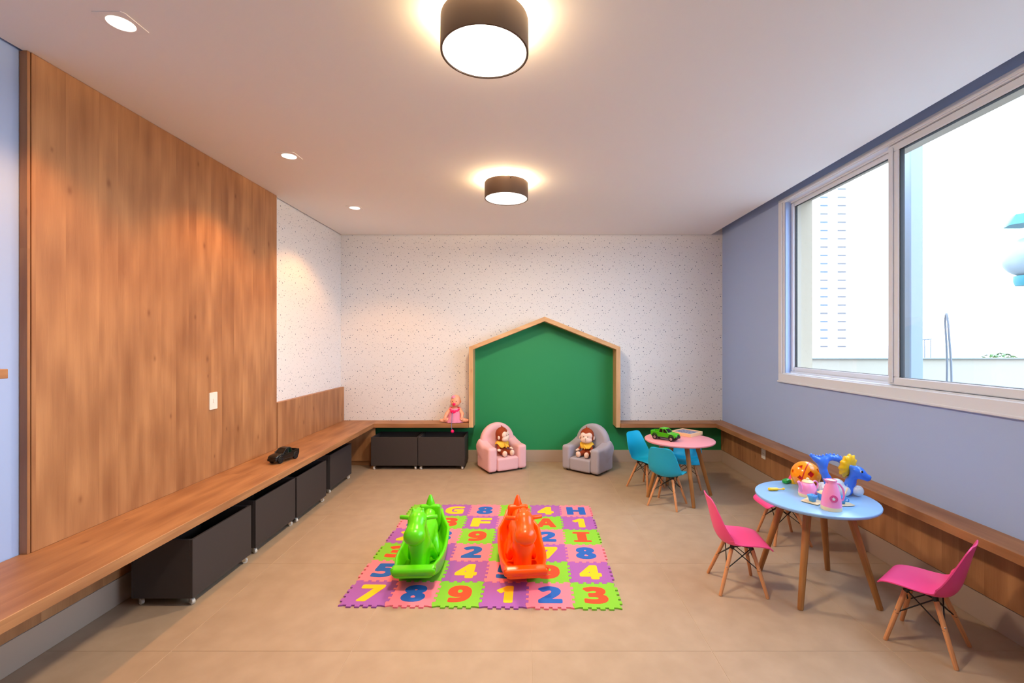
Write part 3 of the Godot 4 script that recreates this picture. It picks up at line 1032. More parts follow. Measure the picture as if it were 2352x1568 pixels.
func make_chair(label: String, shell: Mesh, m: Material, group: String) -> Node3D:
	var c := thing("shell_chair", label, "chair", Vector3.ZERO, 0.0, group)
	part("seat_shell", shell, m, c)
	var feet := []
	var tops := []
	for s in [[1, 1], [-1, 1], [-1, -1], [1, -1]]:
		var foot := Vector3(s[0] * 0.140, 0, s[1] * 0.138)
		var head := Vector3(s[0] * 0.066, 0.268, s[1] * 0.060 + 0.012)
		feet.append(foot)
		tops.append(head)
		var a := foot.lerp(head, 0.02)
		var leg := part("leg", tube_mesh([foot, a, foot.lerp(head, 0.55), foot.lerp(head, 0.97), head], [0.0085, 0.0100, 0.0118, 0.0118, 0.0095], 12), M.beech, c)
		var bolt := foot.lerp(head, 0.60) + Vector3(s[0] * 0.011, 0.002, s[1] * 0.006)
		part("bolt", ball_mesh(bolt, Vector3(0.004, 0.004, 0.004), Transform3D(), 8, 6), M.chrome, leg)
	var st := begin()
	for k in 4:
		var n := (k + 1) % 4
		var hi: Vector3 = tops[k] + Vector3(0, 0.004, 0)
		var lo: Vector3 = feet[n].lerp(tops[n], 0.55)
		add_tube(st, [hi, lo], 0.0032, 6)
		hi = tops[n] + Vector3(0, 0.004, 0)
		lo = feet[k].lerp(tops[k], 0.55)
		add_tube(st, [hi, lo], 0.0032, 6)
		add_ball(st, lo, Vector3(0.0125, 0.006, 0.0125), Transform3D(), 10, 6)
	part("wire_brace", done(st), M.black_wire, c)
	st = begin()
	for s in [-1.0, 1.0]:
		add_tube(st, [tops[0] * Vector3(s, 1, 1) + Vector3(0, 0.003, 0), Vector3(s * 0.06, 0.279, 0.012), tops[3] * Vector3(s, 1, 1) + Vector3(0, 0.003, 0)], 0.005, 6)
	for z in [0.062, -0.046]:
		add_tube(st, [Vector3(-0.068, 0.272, z), Vector3(0, 0.279, z), Vector3(0.068, 0.272, z)], 0.005, 6)
	for s in [[1, 1], [-1, 1], [-1, -1], [1, -1]]:
		add_tube(st, [Vector3(s[0] * 0.066, 0.262, s[1] * 0.06 + 0.012), Vector3(s[0] * 0.066, 0.286, s[1] * 0.05 + 0.006)], 0.0135, 10)
	part("bracket", done(st), M.black_wire, c)
	return c

func build_chairs() -> void:
	var shell := shell_mesh()
	var g := "pink shell chairs round the blue table"
	var p := make_chair("bright pink shell chair seen side-on between the foam mat and the blue table", shell, M.pink_shell, g)
	p.position = W(1.332, 0, 2.905)
	p.rotation.y = facing(0.992, -0.12)
	copy_of(p, "shell_chair", "bright pink shell chair standing apart between the blue table and the window bench", W(2.058, 0, 2.345), facing(-0.60, 0.80))
	copy_of(p, "shell_chair", "bright pink shell chair mostly hidden behind the blue table", W(2.018, 0, 3.59), facing(-1, 0.03))
	g = "blue shell chairs round the pink table"
	var b := make_chair("turquoise blue shell chair turned towards the camera, beside the grey armchair", shell, M.blue_shell, g)
	b.position = W(1.262, 0, 4.875)
	b.rotation.y = facing(0.60, -0.80)
	copy_of(b, "shell_chair", "turquoise blue shell chair showing its back, in front of the pink table", W(1.335, 0, 4.35), facing(0.60, 0.80))
	copy_of(b, "shell_chair", "turquoise blue shell chair half hidden behind the pink table's legs", W(1.725, 0, 4.93), facing(-0.30, -0.95))

# ---------------------------------------------------------------- foam puzzle mat: tiles joined by teeth, glyphs set into them
const TILE := 0.2772
func toothed(a: Vector2, b: Vector2, out: Vector2, first: float) -> Array:
	# points from a to b (b left out), stepping from side to side of the straight line
	var pts := [a]
	var n := 11
	var along := (b - a) / n
	var d := 0.0085
	for k in n:
		var s: float = first if k % 2 == 0 else -first
		if k == 0 or k == n - 1: s = 0.0
		var u := along.normalized() * 0.0022 * s
		if s != 0.0:
			pts.append(a + along * k + out * d * s - u)
			pts.append(a + along * (k + 1) + out * d * s + u)
	return pts

func glyph_mesh(text: String, font: Font) -> TextMesh:
	var t := TextMesh.new()
	t.text = text
	t.font = font
	t.font_size = 64
	t.pixel_size = 0.0034
	t.depth = 0.0094
	t.curve_step = 1.0
	return t

func build_mat() -> void:
	var m := thing("foam_puzzle_mat", "colourful foam puzzle mat of thirty-six numbered and lettered tiles on the floor", "play mat", W(-0.266, 0, 3.482), -0.019)
	var rows := ["4G8E4H", "53F6A1", "28952I", "362178", "514594", "789123"]
	var order := ["GPKGPK", "KGPKGP", "PKGPKG", "GPKGPK", "KGPKGP", "PKGPKG"]
	var ground := {"G": M.foam_green, "P": M.foam_purple, "K": M.foam_pink}
	var ink := {"G": M.foam_red, "P": M.foam_yellow, "K": M.foam_blue}
	var said := {"G": "green tile with red ", "P": "purple tile with yellow ", "K": "pink tile with blue "}
	var fonts := []
	for f in [["Droid Sans", 700, 0.0], ["Droid Serif", 700, 0.0]]:
		var s := SystemFont.new()
		s.font_names = PackedStringArray([f[0]])
		s.font_weight = f[1]
		var v := FontVariation.new()
		v.base_font = s
		v.variation_embolden = f[2]
		fonts.append(v)
	var lay := flat_to(true)
	for r in 6:
		for c in 6:
			var k: String = order[r][c]
			var x0 := (c - 3) * TILE
			var x1 := x0 + TILE
			var y1 := (3 - r) * TILE
			var y0 := y1 - TILE
			var f := 1.0
			var poly := PackedVector2Array()
			for q in toothed(Vector2(x0, y0), Vector2(x1, y0), Vector2.UP, f): poly.append(q)
			for q in toothed(Vector2(x1, y0), Vector2(x1, y1), Vector2.RIGHT, f): poly.append(q)
			# the far and the left sides mirror what the neighbours' near and right sides do
			var far := toothed(Vector2(x0, y1), Vector2(x1, y1), Vector2.UP, f)
			far.append(Vector2(x1, y1))
			far.reverse()
			if r == 0: far = toothed(Vector2(x1, y1), Vector2(x0, y1), Vector2.DOWN, f)
			else: far.pop_back()
			for q in far: poly.append(q)
			var left := toothed(Vector2(x0, y0), Vector2(x0, y1), Vector2.RIGHT, f)
			left.append(Vector2(x0, y1))
			left.reverse()
			if c == 0: left = toothed(Vector2(x0, y1), Vector2(x0, y0), Vector2.LEFT, f)
			else: left.pop_back()
			for q in left: poly.append(q)
			var fit := Geometry2D.offset_polygon(poly, -0.0005, Geometry2D.JOIN_MITER)
			if fit.size() > 0: poly = fit[0]
			var mid := Vector2((x0 + x1) / 2, (y0 + y1) / 2)
			var shape := PackedVector2Array()
			for q in poly: shape.append(q - mid)
			var tile := part("mat_tile", prism_mesh(shape, 0.0, 0.009, lay), ground[k], m, said[k] + rows[r][c], Transform3D(Basis(), Vector3(mid.x, 0, -mid.y)))
			var text: String = rows[r][c]
			var tm := glyph_mesh(text, fonts[1] if text == "I" else fonts[0])
			var box := tm.get_aabb()
			var want := Vector2(0.150 if text in "GFAH" else (0.085 if text == "1" else 0.128), 0.168)
			if text == "I": want = Vector2(0.12, 0.164)
			var sx: float = want.x / maxf(box.size.x, 0.001)
			var sy: float = want.y / maxf(box.size.y, 0.001)
			var basis := lay.basis * Basis.from_scale(Vector3(sx, sy, 1))
			var centre := box.get_center()
			# the letter fattened by laying shifted copies of it over one another
			var fat := begin()
			for n in 12:
				var push := Vector2.from_angle(TAU * n / 12.0) * 0.0095
				fat.append_from(tm, 0, Transform3D(basis, Vector3(push.x, 0.0048 + n * 0.00005, -push.y) - basis * Vector3(centre.x, centre.y, 0)))
			part("glyph", fat.commit(), ink[k], tile)

# ---------------------------------------------------------------- rocking horses (head towards local +z)
func hull_ring(z: float) -> Array:      # half width, rim height, bottom height at a station
	var t := z / 0.36
	var wide := 0.160 * pow(maxf(1.0 - pow(absf(t + 0.06), 3.4) * 0.42, 0.0), 0.8)
	if z > 0.25: wide = lerpf(wide, 0.140, (z - 0.25) / 0.11)
	if z < -0.2: wide = lerpf(wide, 0.085, (-z - 0.2) / 0.16)
	var rim := 0.130 + 0.018 * t
	if z < 0.0: rim = 0.130 + 0.125 * pow(-t, 1.5)
	if z > 0.27: rim = lerpf(rim, 0.150, clampf((z - 0.27) / 0.06, 0, 1))
	var low := (0.088 if z > 0.0 else 0.072) * pow(absf(t), 2.0)
	return [wide, rim, low]

func build_horses() -> void:
	var st := begin()
	var n := 40
	var outer := []
	var wall := 0.016
	# open tub: each station is a strip from the outer bottom middle up the side, over the rim and down inside to the footwell
	for i in n + 1:
		var z := lerpf(-0.36, 0.36, float(i) / n)
		var h := hull_ring(z)
		var floor_y: float = h[2] + 0.035
		if z > 0.285: floor_y = lerpf(floor_y, h[1] - 0.004, clampf((z - 0.285) / 0.02, 0, 1))
		if z < -0.30: floor_y = lerpf(floor_y, h[1] - 0.006, clampf((-z - 0.30) / 0.03, 0, 1))
		var half: Array[Vector2] = []
		half.append(Vector2(0, h[2]))
		half.append(Vector2(h[0] * 0.70, h[2]))
		half.append(Vector2(h[0] * 0.84, h[2] + 0.006))
		half.append(Vector2(h[0] * 0.90, h[2] + 0.024))
		half.append(Vector2(h[0] * 0.985, h[1] - 0.022))
		half.append(Vector2(h[0], h[1] - 0.010))
		half.append(Vector2(h[0] * 0.992, h[1] - 0.003))
		half.append(Vector2(h[0] - 0.008, h[1]))
		half.append(Vector2(h[0] - 0.018, h[1] - 0.002))
		half.append(Vector2(h[0] - 0.024, h[1] - 0.010))
		half.append(Vector2(h[0] * 0.80 - 0.012, maxf(floor_y + 0.012, floor_y)))
		half.append(Vector2(h[0] * 0.72 - 0.012, floor_y))
		half.append(Vector2(0, floor_y))
		if floor_y > h[1] - 0.012:
			half[9] = Vector2(h[0] - 0.026, h[1] - 0.003)
			half[10] = Vector2(h[0] * 0.8 - 0.012, floor_y)
		var ring := PackedVector3Array()
		for k in half.size(): ring.append(Vector3(half[k].x, half[k].y, z))
		for k in range(half.size() - 2, 0, -1): ring.append(Vector3(-half[k].x, half[k].y, z))
		outer.append(ring)
	add_loft(st, outer, true, 1)
	var hull := done(st)
	var lip := begin()
	add_soft(lip, [soft_box(Vector3(0, 0.127, 0.340), Vector3(0.138, 0.026, 0.030), 0.018, 0.01, Basis(Vector3.RIGHT, 0.3))], Vector3(-0.16, 0.05, 0.27), Vector3(0.16, 0.20, 0.40), 0.008)
	var lip_mesh := done(lip)
	var body := soft_mesh([
		cap(Vector3(0, 0.07, 0.205), Vector3(0, 0.27, 0.165), 0.048, 0.050, 0.03),
		cap(Vector3(0, 0.26, 0.150), Vector3(0, 0.390, 0.195), 0.058, 0.046, 0.04),
		egg(Vector3(0, 0.395, 0.220), Vector3(0.053, 0.054, 0.060), 0.03),
		cap(Vector3(0, 0.385, 0.240), Vector3(0, 0.335, 0.310), 0.053, 0.060, 0.03),
		egg(Vector3(0, 0.330, 0.322), Vector3(0.066, 0.054, 0.052), 0.02),
		cap(Vector3(0, 0.435, 0.170), Vector3(0, 0.330, 0.100), 0.020, 0.030, 0.03),
		egg(Vector3(0.030, 0.446, 0.205), Vector3(0.012, 0.024, 0.010), 0.012),
		egg(Vector3(-0.030, 0.446, 0.205), Vector3(0.012, 0.024, 0.010), 0.012),
		cap(Vector3(0, 0.20, 0.13), Vector3(0, 0.185, -0.14), 0.062, 0.066, 0.05),
		cap(Vector3(0, 0.17, 0.13), Vector3(0, 0.06, 0.12), 0.05, 0.06, 0.04),
		cap(Vector3(0, 0.17, -0.15), Vector3(0, 0.06, -0.16), 0.06, 0.07, 0.04),
		cap(Vector3(0, 0.12, 0.10), Vector3(0, 0.12, -0.15), 0.045, 0.05, 0.04),
		cap(Vector3(0, 0.20, -0.16), Vector3(0, 0.255, -0.245), 0.058, 0.045, 0.05),
		cap(Vector3(0.060, 0.165, 0.10), Vector3(0.082, 0.07, 0.03), 0.026, 0.022, 0.025),
		cap(Vector3(-0.060, 0.165, 0.10), Vector3(-0.082, 0.07, 0.03), 0.026, 0.022, 0.025),
		cap(Vector3(0.062, 0.150, -0.10), Vector3(0.088, 0.065, -0.04), 0.026, 0.022, 0.025),
		cap(Vector3(-0.062, 0.150, -0.10), Vector3(-0.088, 0.065, -0.04), 0.026, 0.022, 0.025)],
		Vector3(-0.14, 0.01, -0.31), Vector3(0.14, 0.50, 0.40), 0.0085)
	var back := soft_mesh([soft_box(Vector3(0, 0.235, -0.272), Vector3(0.078, 0.090, 0.022), 0.020, 0.02, Basis(Vector3.RIGHT, 0.16))], Vector3(-0.11, 0.12, -0.34), Vector3(0.11, 0.36, -0.21), 0.008)
	var cone := lathe_mesh([Vector2(0.034, 0.300), Vector2(0.033, 0.320), Vector2(0.024, 0.350), Vector2(0.011, 0.384), Vector2(0.006, 0.390), Vector2(0, 0.391)], 24, Transform3D(Basis(), Vector3(0, 0, -0.278)))
	for side in 2:
		var o := thing("rocking_horse", ["lime green plastic rocking horse standing on the foam mat", "bright orange plastic rocking horse standing on the foam mat"][side], "rocking horse", W([-0.722, -0.046][side], 0.0104, [3.16, 3.155][side]), [facing(0.045, -1.0), facing(0.105, -1.0)][side], "plastic rocking horses")
		var m: Material = [M.green_plastic, M.orange_plastic][side]
		part("rocker_base", hull, m, o)
		part("front_lip", lip_mesh, m, o)
		part("body", body, m, o)
		var b := part("backrest", back, m, o)
		part("finial", cone, m, b)
		for s in [-1.0, 1.0]:
			var st2 := begin()
			add_tube(st2, [Vector3(s * 0.03, 0.392, 0.185), Vector3(s * 0.118, 0.398, 0.180), Vector3(s * 0.121, 0.398, 0.180)], [0.0150, 0.0130, 0.0090], 14)
			part("handle", done(st2), m, o)
			part("eye", ball_mesh(Vector3(s * 0.047, 0.405, 0.258), Vector3(0.006, 0.010, 0.010), Transform3D(), 10, 8), m, o)

# ---------------------------------------------------------------- foam armchairs (front towards local +z)
func build_armchairs() -> void:
	var hw := 0.255
	var arm := soft_mesh([
		soft_box(Vector3(0, 0.163, 0.006), Vector3(0.0575, 0.143, 0.181), 0.030, 0.02),
		soft_box(Vector3(0, 0.262, -0.085), Vector3(0.0565, 0.070, 0.105), 0.030, 0.06, Basis(Vector3.RIGHT, 0.48))],
		Vector3(-0.08, 0.0, -0.22), Vector3(0.08, 0.42, 0.21), 0.008)
	var seat := soft_mesh([soft_box(Vector3(0, 0.097, 0.022), Vector3(hw - 0.114, 0.077, 0.170), 0.024, 0.01)], Vector3(-0.16, 0.0, -0.17), Vector3(0.16, 0.19, 0.21), 0.009)
	var lean := Basis(Vector3.RIGHT, -0.10)
	var back := soft_mesh([
		soft_disc(Vector3(0, 0.318, -0.128), 0.228, 0.052, 0.045, 0.01, lean),
		soft_box(Vector3(0, 0.17, -0.118), Vector3(0.235, 0.15, 0.052), 0.045, 0.05, lean)],
		Vector3(-0.26, 0.0, -0.23), Vector3(0.26, 0.57, 0.0), 0.010)
	var foot := lathe_mesh([Vector2(0.011, 0), Vector2(0.016, 0.024), Vector2(0.0, 0.024)], 12)
	var seam_a := tube_mesh([Vector3(0, 0.305, 0.183), Vector3(0, 0.10, 0.1895), Vector3(0, 0.03, 0.186)], 0.0018, 5)
	var base := box_mesh(Vector3(0.44, 0.012, 0.28), 0.002)
	for k in 2:
		var o := thing("foam_armchair", ["soft pink children's armchair with rounded back, a plush monkey in it", "soft grey children's armchair with rounded back, a plush monkey in it"][k], "armchair", W([-0.322, 0.728][k], 0, [5.600, 5.530][k]), [facing(0.48, -0.88), facing(-0.62, -0.78)][k], "foam armchairs before the green wall")
		var m: Material = [M.pink_fabric, M.grey_fabric][k]
		part("seat_block", seat, m, o)
		part("backrest", back, m, o)
		part("base_board", base, M.black_trim, o, "", Transform3D(Basis(), Vector3(0, 0.020, 0.0)))
		for s in [-1.0, 1.0]:
			var a := part("armrest", arm, m, o, "", Transform3D(Basis(), Vector3(s * (hw - 0.0575), 0, 0)))
			for z in [-0.10, 0.14]: part("foot", foot, M.dark_brown, o, "", Transform3D(Basis(), Vector3(s * 0.20, 0, z)))

# ---------------------------------------------------------------- plush monkeys, sitting (face towards local +z)
func build_monkeys() -> void:
	var body := soft_mesh([
		egg(Vector3(0, 0.082, -0.005), Vector3(0.056, 0.080, 0.048), 0.02),
		cap(Vector3(0.030, 0.038, 0.01), Vector3(0.050, 0.032, 0.115), 0.034, 0.025, 0.02),
		cap(Vector3(-0.030, 0.038, 0.01), Vector3(-0.050, 0.032, 0.115), 0.034, 0.025, 0.02),
		cap(Vector3(0.046, 0.132, 0.0), Vector3(0.086, 0.080, 0.048), 0.022, 0.016, 0.015),
		cap(Vector3(-0.046, 0.132, 0.0), Vector3(-0.086, 0.080, 0.048), 0.022, 0.016, 0.015),
		cap(Vector3(0, 0.14, 0.0), Vector3(0, 0.18, 0.0), 0.035, 0.04, 0.02)],
		Vector3(-0.12, -0.01, -0.07), Vector3(0.12, 0.22, 0.16), 0.0065)
	var head := soft_mesh([
		egg(Vector3(0, 0.250, -0.004), Vector3(0.083, 0.082, 0.074), 0.02),
		egg(Vector3(0, 0.205, 0.0), Vector3(0.074, 0.050, 0.062), 0.03),
		cap(Vector3(0.0, 0.328, 0.0), Vector3(-0.010, 0.350, -0.004), 0.009, 0.0065, 0.008),
		cap(Vector3(0.016, 0.326, 0.0), Vector3(0.026, 0.336, 0.0), 0.007, 0.005, 0.006)],
		Vector3(-0.10, 0.14, -0.09), Vector3(0.10, 0.37, 0.09), 0.0065)
	var face := soft_mesh([
		egg(Vector3(0.030, 0.246, 0.044), Vector3(0.042, 0.043, 0.034), 0.012),
		egg(Vector3(-0.030, 0.246, 0.044), Vector3(0.042, 0.043, 0.034), 0.03),
		egg(Vector3(0, 0.196, 0.048), Vector3(0.071, 0.039, 0.044), 0.012),
		egg(Vector3(0, 0.215, 0.060), Vector3(0.034, 0.024, 0.038), 0.012)],
		Vector3(-0.09, 0.14, -0.01), Vector3(0.09, 0.30, 0.12), 0.006)
	var ear := soft_mesh([egg(Vector3.ZERO, Vector3(0.011, 0.024, 0.018), 0.01), cut(egg(Vector3(0.010, 0, 0.012), Vector3(0.008, 0.015, 0.012), 0.006))], Vector3(-0.02, -0.035, -0.03), Vector3(0.02, 0.035, 0.03), 0.004)
	var foot := soft_mesh([egg(Vector3(0, 0, 0), Vector3(0.030, 0.034, 0.026), 0.01), egg(Vector3(0, 0.012, 0.004), Vector3(0.024, 0.024, 0.024), 0.01)], Vector3(-0.04, -0.045, -0.04), Vector3(0.04, 0.05, 0.04), 0.006)
	var hand := soft_mesh([
		egg(Vector3(0, 0, 0), Vector3(0.020, 0.015, 0.020), 0.01),
		cap(Vector3(0.010, 0, 0.012), Vector3(0.014, -0.005, 0.026), 0.0065, 0.0055, 0.004),
		cap(Vector3(0.003, 0, 0.015), Vector3(0.004, -0.006, 0.030), 0.0065, 0.0055, 0.004),
		cap(Vector3(-0.005, 0, 0.015), Vector3(-0.006, -0.006, 0.029), 0.0065, 0.0055, 0.004),
		cap(Vector3(-0.012, 0, 0.011), Vector3(-0.016, -0.004, 0.023), 0.006, 0.005, 0.004),
		cap(Vector3(0.014, 0.0, 0.0), Vector3(0.024, 0.004, 0.008), 0.006, 0.005, 0.005)], Vector3(-0.035, -0.03, -0.03), Vector3(0.04, 0.03, 0.045), 0.0035)
	var st := begin()
	var rings := []
	var n := 32
	for row in 5:
		var ring := PackedVector3Array()
		for k in n:
			var t := TAU * k / n
			var front := maxf(0.0, sin(t))
			var u := row / 4.0
			var point := pow(absf(sin(2.0 * t)), 3.0) * 0.0
			var r := lerpf(0.050, 0.086 + point, pow(u, 0.8))
			var y := lerpf(0.172, 0.136 - 0.042 * pow(front, 2.0) + 0.012 * sin(5.0 * t), u)
			ring.append(Vector3(cos(t) * r * (1.0 + 0.08 * absf(cos(t))), y, sin(t) * r * 0.82))
		rings.append(ring)
	for row in range(4, -1, -1):
		var ring := PackedVector3Array()
		for p in rings[row]: ring.append(p * Vector3(0.965, 1, 0.965) + Vector3(0, -0.003, 0))
		rings.append(ring)
	for ring in rings: ring.reverse()
	rings.reverse()
	for ring in rings: ring.reverse()
	add_loft(st, rings, false, 1)
	var bib := done(st)
	var knot := soft_mesh([egg(Vector3(0.0, 0.132, 0.078), Vector3(0.013, 0.012, 0.011), 0.006), cap(Vector3(0.006, 0.130, 0.08), Vector3(0.030, 0.108, 0.086), 0.007, 0.012, 0.006), cap(Vector3(-0.004, 0.128, 0.08), Vector3(0.004, 0.100, 0.084), 0.006, 0.010, 0.006)], Vector3(-0.03, 0.08, 0.05), Vector3(0.06, 0.16, 0.11), 0.004)
	var tops := [W(-0.322, 0, 5.600), W(0.728, 0, 5.530)]
	for k in 2:
		var dirs := [Vector2(0.62, -0.78), Vector2(-0.52, -0.85)]
		var seat_dir: Vector2 = [Vector2(0.48, -0.88), Vector2(-0.62, -0.78)][k]
		seat_dir = seat_dir.normalized()
		var side: Vector2 = Vector2(-seat_dir.y, seat_dir.x)
		var spot: Vector3 = tops[k] + Vector3(seat_dir.x, 0, -seat_dir.y) * 0.012
		var d: Vector2 = dirs[k]
		var o := thing("plush_monkey", ["brown plush monkey in yellow bandana sitting in the pink armchair, looking aside", "brown plush monkey in yellow bandana sitting in the grey armchair, face to camera"][k], "plush toy", spot + Vector3(0, 0.1785, 0), facing(d.x, d.y), "plush monkeys in the armchairs")
		part("body", body, M.brown_plush, o)
		var turn: float = [facing(0.92, -0.40), facing(-0.32, -0.95)][k] - facing(d.x, d.y)
		var hx := Transform3D(Basis(Vector3.UP, turn), Vector3.ZERO)
		var h := part("head", head, M.brown_plush, o, "", hx)
		part("face", face, M.pale_plush, h)
		for s in [-1.0, 1.0]:
			part("ear", ear, M.pale_plush, h, "", Transform3D(Basis(Vector3.UP, 0.0 if s > 0 else PI) * Basis(Vector3.UP, -0.2), Vector3(s * 0.083, 0.215, -0.002)))
			part("eye", ball_mesh(Vector3(s * 0.024, 0.240, 0.0785), Vector3(0.0058, 0.0068, 0.0045), Transform3D(), 10, 8), M.dark_brown, h)
			part("foot", foot, M.pale_plush, o, "", Transform3D(Basis(Vector3.UP, s * 0.25), Vector3(s * 0.054, 0.034, 0.136)))
			part("hand", hand, M.pale_plush, o, "", Transform3D(Basis(Vector3.UP, s * 0.35) * Basis.from_scale(Vector3(-s, 1, 1)) if s > 0 else Basis(Vector3.UP, s * 0.35), Vector3(s * 0.090, 0.073, 0.060)))
		part("nose", ball_mesh(Vector3(0, 0.219, 0.0965), Vector3(0.006, 0.0045, 0.004), Transform3D(), 10, 8), M.dark_brown, h)
		part("mouth", tube_mesh([Vector3(0, 0.213, 0.0985), Vector3(0, 0.200, 0.0955), Vector3(0, 0.182, 0.091)], 0.0012, 5), M.dark_brown, h)
		var bb := part("bandana", bib, M.yellow_cloth, o)
		part("knot", knot, M.yellow_cloth, bb)

# ---------------------------------------------------------------- baby doll sitting with legs apart (face towards local +z)
func build_doll() -> void:
	var o := thing("baby_doll", "baby doll in pink dress with pacifier, sitting on the short bench against the house frame", "doll", W(-0.922, SEAT + 0.0005, 5.765), 0.0)
	var shapes := [
		egg(Vector3(0, 0.095, 0), Vector3(0.070, 0.090, 0.055), 0.02),
		cap(Vector3(0, 0.17, 0), Vector3(0, 0.21, 0.0), 0.032, 0.03, 0.015),
		egg(Vector3(0.010, 0.275, 0.0), Vector3(0.062, 0.074, 0.068), 0.015),
		egg(Vector3(0.006, 0.240, 0.026), Vector3(0.052, 0.036, 0.040), 0.02),
		egg(Vector3(0.002, 0.258, 0.069), Vector3(0.008, 0.008, 0.008), 0.006),
		egg(Vector3(0.073, 0.262, -0.004), Vector3(0.007, 0.016, 0.012), 0.006),
		egg(Vector3(-0.053, 0.262, -0.004), Vector3(0.007, 0.016, 0.012), 0.006)]
	for s in [-1.0, 1.0]:
		shapes.append(cap(Vector3(s * 0.058, 0.160, 0), Vector3(s * 0.098, 0.110, 0.030), 0.026, 0.022, 0.012))
		shapes.append(cap(Vector3(s * 0.098, 0.110, 0.030), Vector3(s * 0.095 + (0.0 if s > 0 else -0.02), 0.072, 0.052), 0.021, 0.017, 0.010))
		var w := Vector3(s * 0.095 + (0.0 if s > 0 else -0.02), 0.064, 0.058)
		shapes.append(egg(w, Vector3(0.016, 0.017, 0.013), 0.008))
		for f in 4: shapes.append(cap(w + Vector3((f - 1.5) * 0.0085, -0.008, 0.006), w + Vector3((f - 1.5) * 0.010, -0.026 + absf(f - 1.4) * 0.003, 0.014), 0.0048, 0.0042, 0.003))
		shapes.append(cap(w + Vector3(-s * 0.010, 0.0, 0.006), w + Vector3(-s * 0.021, -0.010, 0.014), 0.005, 0.0045, 0.003))
		shapes.append(cap(Vector3(s * 0.045, 0.036, 0.01), Vector3(s * 0.105, 0.034, 0.030), 0.036, 0.029, 0.015))
		shapes.append(cap(Vector3(s * 0.105, 0.034, 0.030), Vector3(s * 0.150, 0.028, 0.038), 0.027, 0.021, 0.012))
		shapes.append(cap(Vector3(s * 0.152, 0.026, 0.038), Vector3(s * 0.168, 0.034, 0.055), 0.020, 0.017, 0.010))
	part("body", soft_mesh(shapes, Vector3(-0.21, -0.005, -0.09), Vector3(0.21, 0.36, 0.10), 0.0055), M.skin, o)
	# dress: a bell that spreads over the bench
	var st := begin()
	var prof := [[0.048, 0.178], [0.066, 0.160], [0.074, 0.125], [0.082, 0.090], [0.100, 0.056], [0.122, 0.022], [0.126, 0.006]]
	var rings := []
	var n := 48
	for k in prof.size():
		var ring := PackedVector3Array()
		var u: float = k / float(prof.size() - 1)
		for j in n:
			var t := TAU * j / n
			var r: float = prof[k][0] * (1.0 + 0.055 * u * u * sin(11.0 * t))
			ring.append(Vector3(cos(t) * r, prof[k][1], -sin(t) * r * lerpf(0.84, 0.70, u)))
		rings.append(ring)
	rings.reverse()
	add_loft(st, rings, false, 1)
	part("dress", done(st), M.dress_pink, o)
	st = begin()
	var ruff := []
	for j in 41:
		var t := TAU * j / 40.0
		ruff.append(Vector3(cos(t) * 0.060, 0.176 - 0.028 * maxf(0, -sin(t)) + 0.004 * sin(9 * t), -sin(t) * 0.052))
	add_tube(st, ruff, 0.012, 8, false)
	add_soft(st, [egg(Vector3(-0.012, 0.142, 0.056), Vector3(0.036, 0.024, 0.010), 0.01)], Vector3(-0.06, 0.10, 0.03), Vector3(0.04, 0.18, 0.08), 0.005)
	part("collar", done(st), M.hot_pink, o)
	st = begin()
	add_lathe(st, [Vector2(0.0, 0.0), Vector2(0.019, 0.001), Vector2(0.020, 0.005), Vector2(0.010, 0.008), Vector2(0.009, 0.014), Vector2(0, 0.016)], 20, Transform3D(Basis(Vector3.RIGHT, PI / 2), Vector3(0.000, 0.238, 0.064)))
	part("pacifier", done(st), M.hot_pink, o)
	for s in [-1.0, 1.0]: part("eye", ball_mesh(Vector3(0.004 + s * 0.022, 0.272, 0.0655), Vector3(0.008, 0.0035, 0.003), Transform3D(), 10, 6), M.dark_brown, o)
	var band := soft_mesh([egg(Vector3(-0.010, 0.318, 0.042), Vector3(0.030, 0.026, 0.014), 0.01), egg(Vector3(-0.010, 0.316, 0.056), Vector3(0.008, 0.008, 0.006), 0.005)], Vector3(-0.06, 0.27, 0.0), Vector3(0.04, 0.36, 0.08), 0.0045)
	part("hair_bow", band, M.dress_pink, o)
	# ribbon with a bead hanging over the edge of the bench
	var r := part("ribbon", tube_mesh(smooth_path([Vector3(-0.022, 0.140, 0.066), Vector3(-0.024, 0.07, 0.082), Vector3(-0.022, 0.012, 0.106), Vector3(-0.022, 0.003, 0.128), Vector3(-0.021, -0.012, 0.134), Vector3(-0.016, -0.075, 0.135)], 20), 0.0036, 6), M.grey_ribbon, o)
	part("bead", ball_mesh(Vector3(-0.009, -0.090, 0.135), Vector3(0.021, 0.022, 0.021)), M.hot_pink, r)

# ---------------------------------------------------------------- toy pickup trucks (front towards local +z)
func ring_box(hw: float, y0: float, y1: float, z: float, r: float) -> PackedVector3Array:
	var out := PackedVector3Array()
	for p in round_rect(hw, (y1 - y0) / 2, minf(r, minf(hw, (y1 - y0) / 2) * 0.95), 4): out.append(Vector3(p.x, p.y + (y0 + y1) / 2, z))
	return out

func plan_ring(hx: float, z0: float, z1: float, y: float, r: float) -> PackedVector3Array:
	var out := PackedVector3Array()
	for p in round_rect(hx, (z1 - z0) / 2, r, 4): out.append(Vector3(p.x, y, -p.y + (z0 + z1) / 2))
	return out

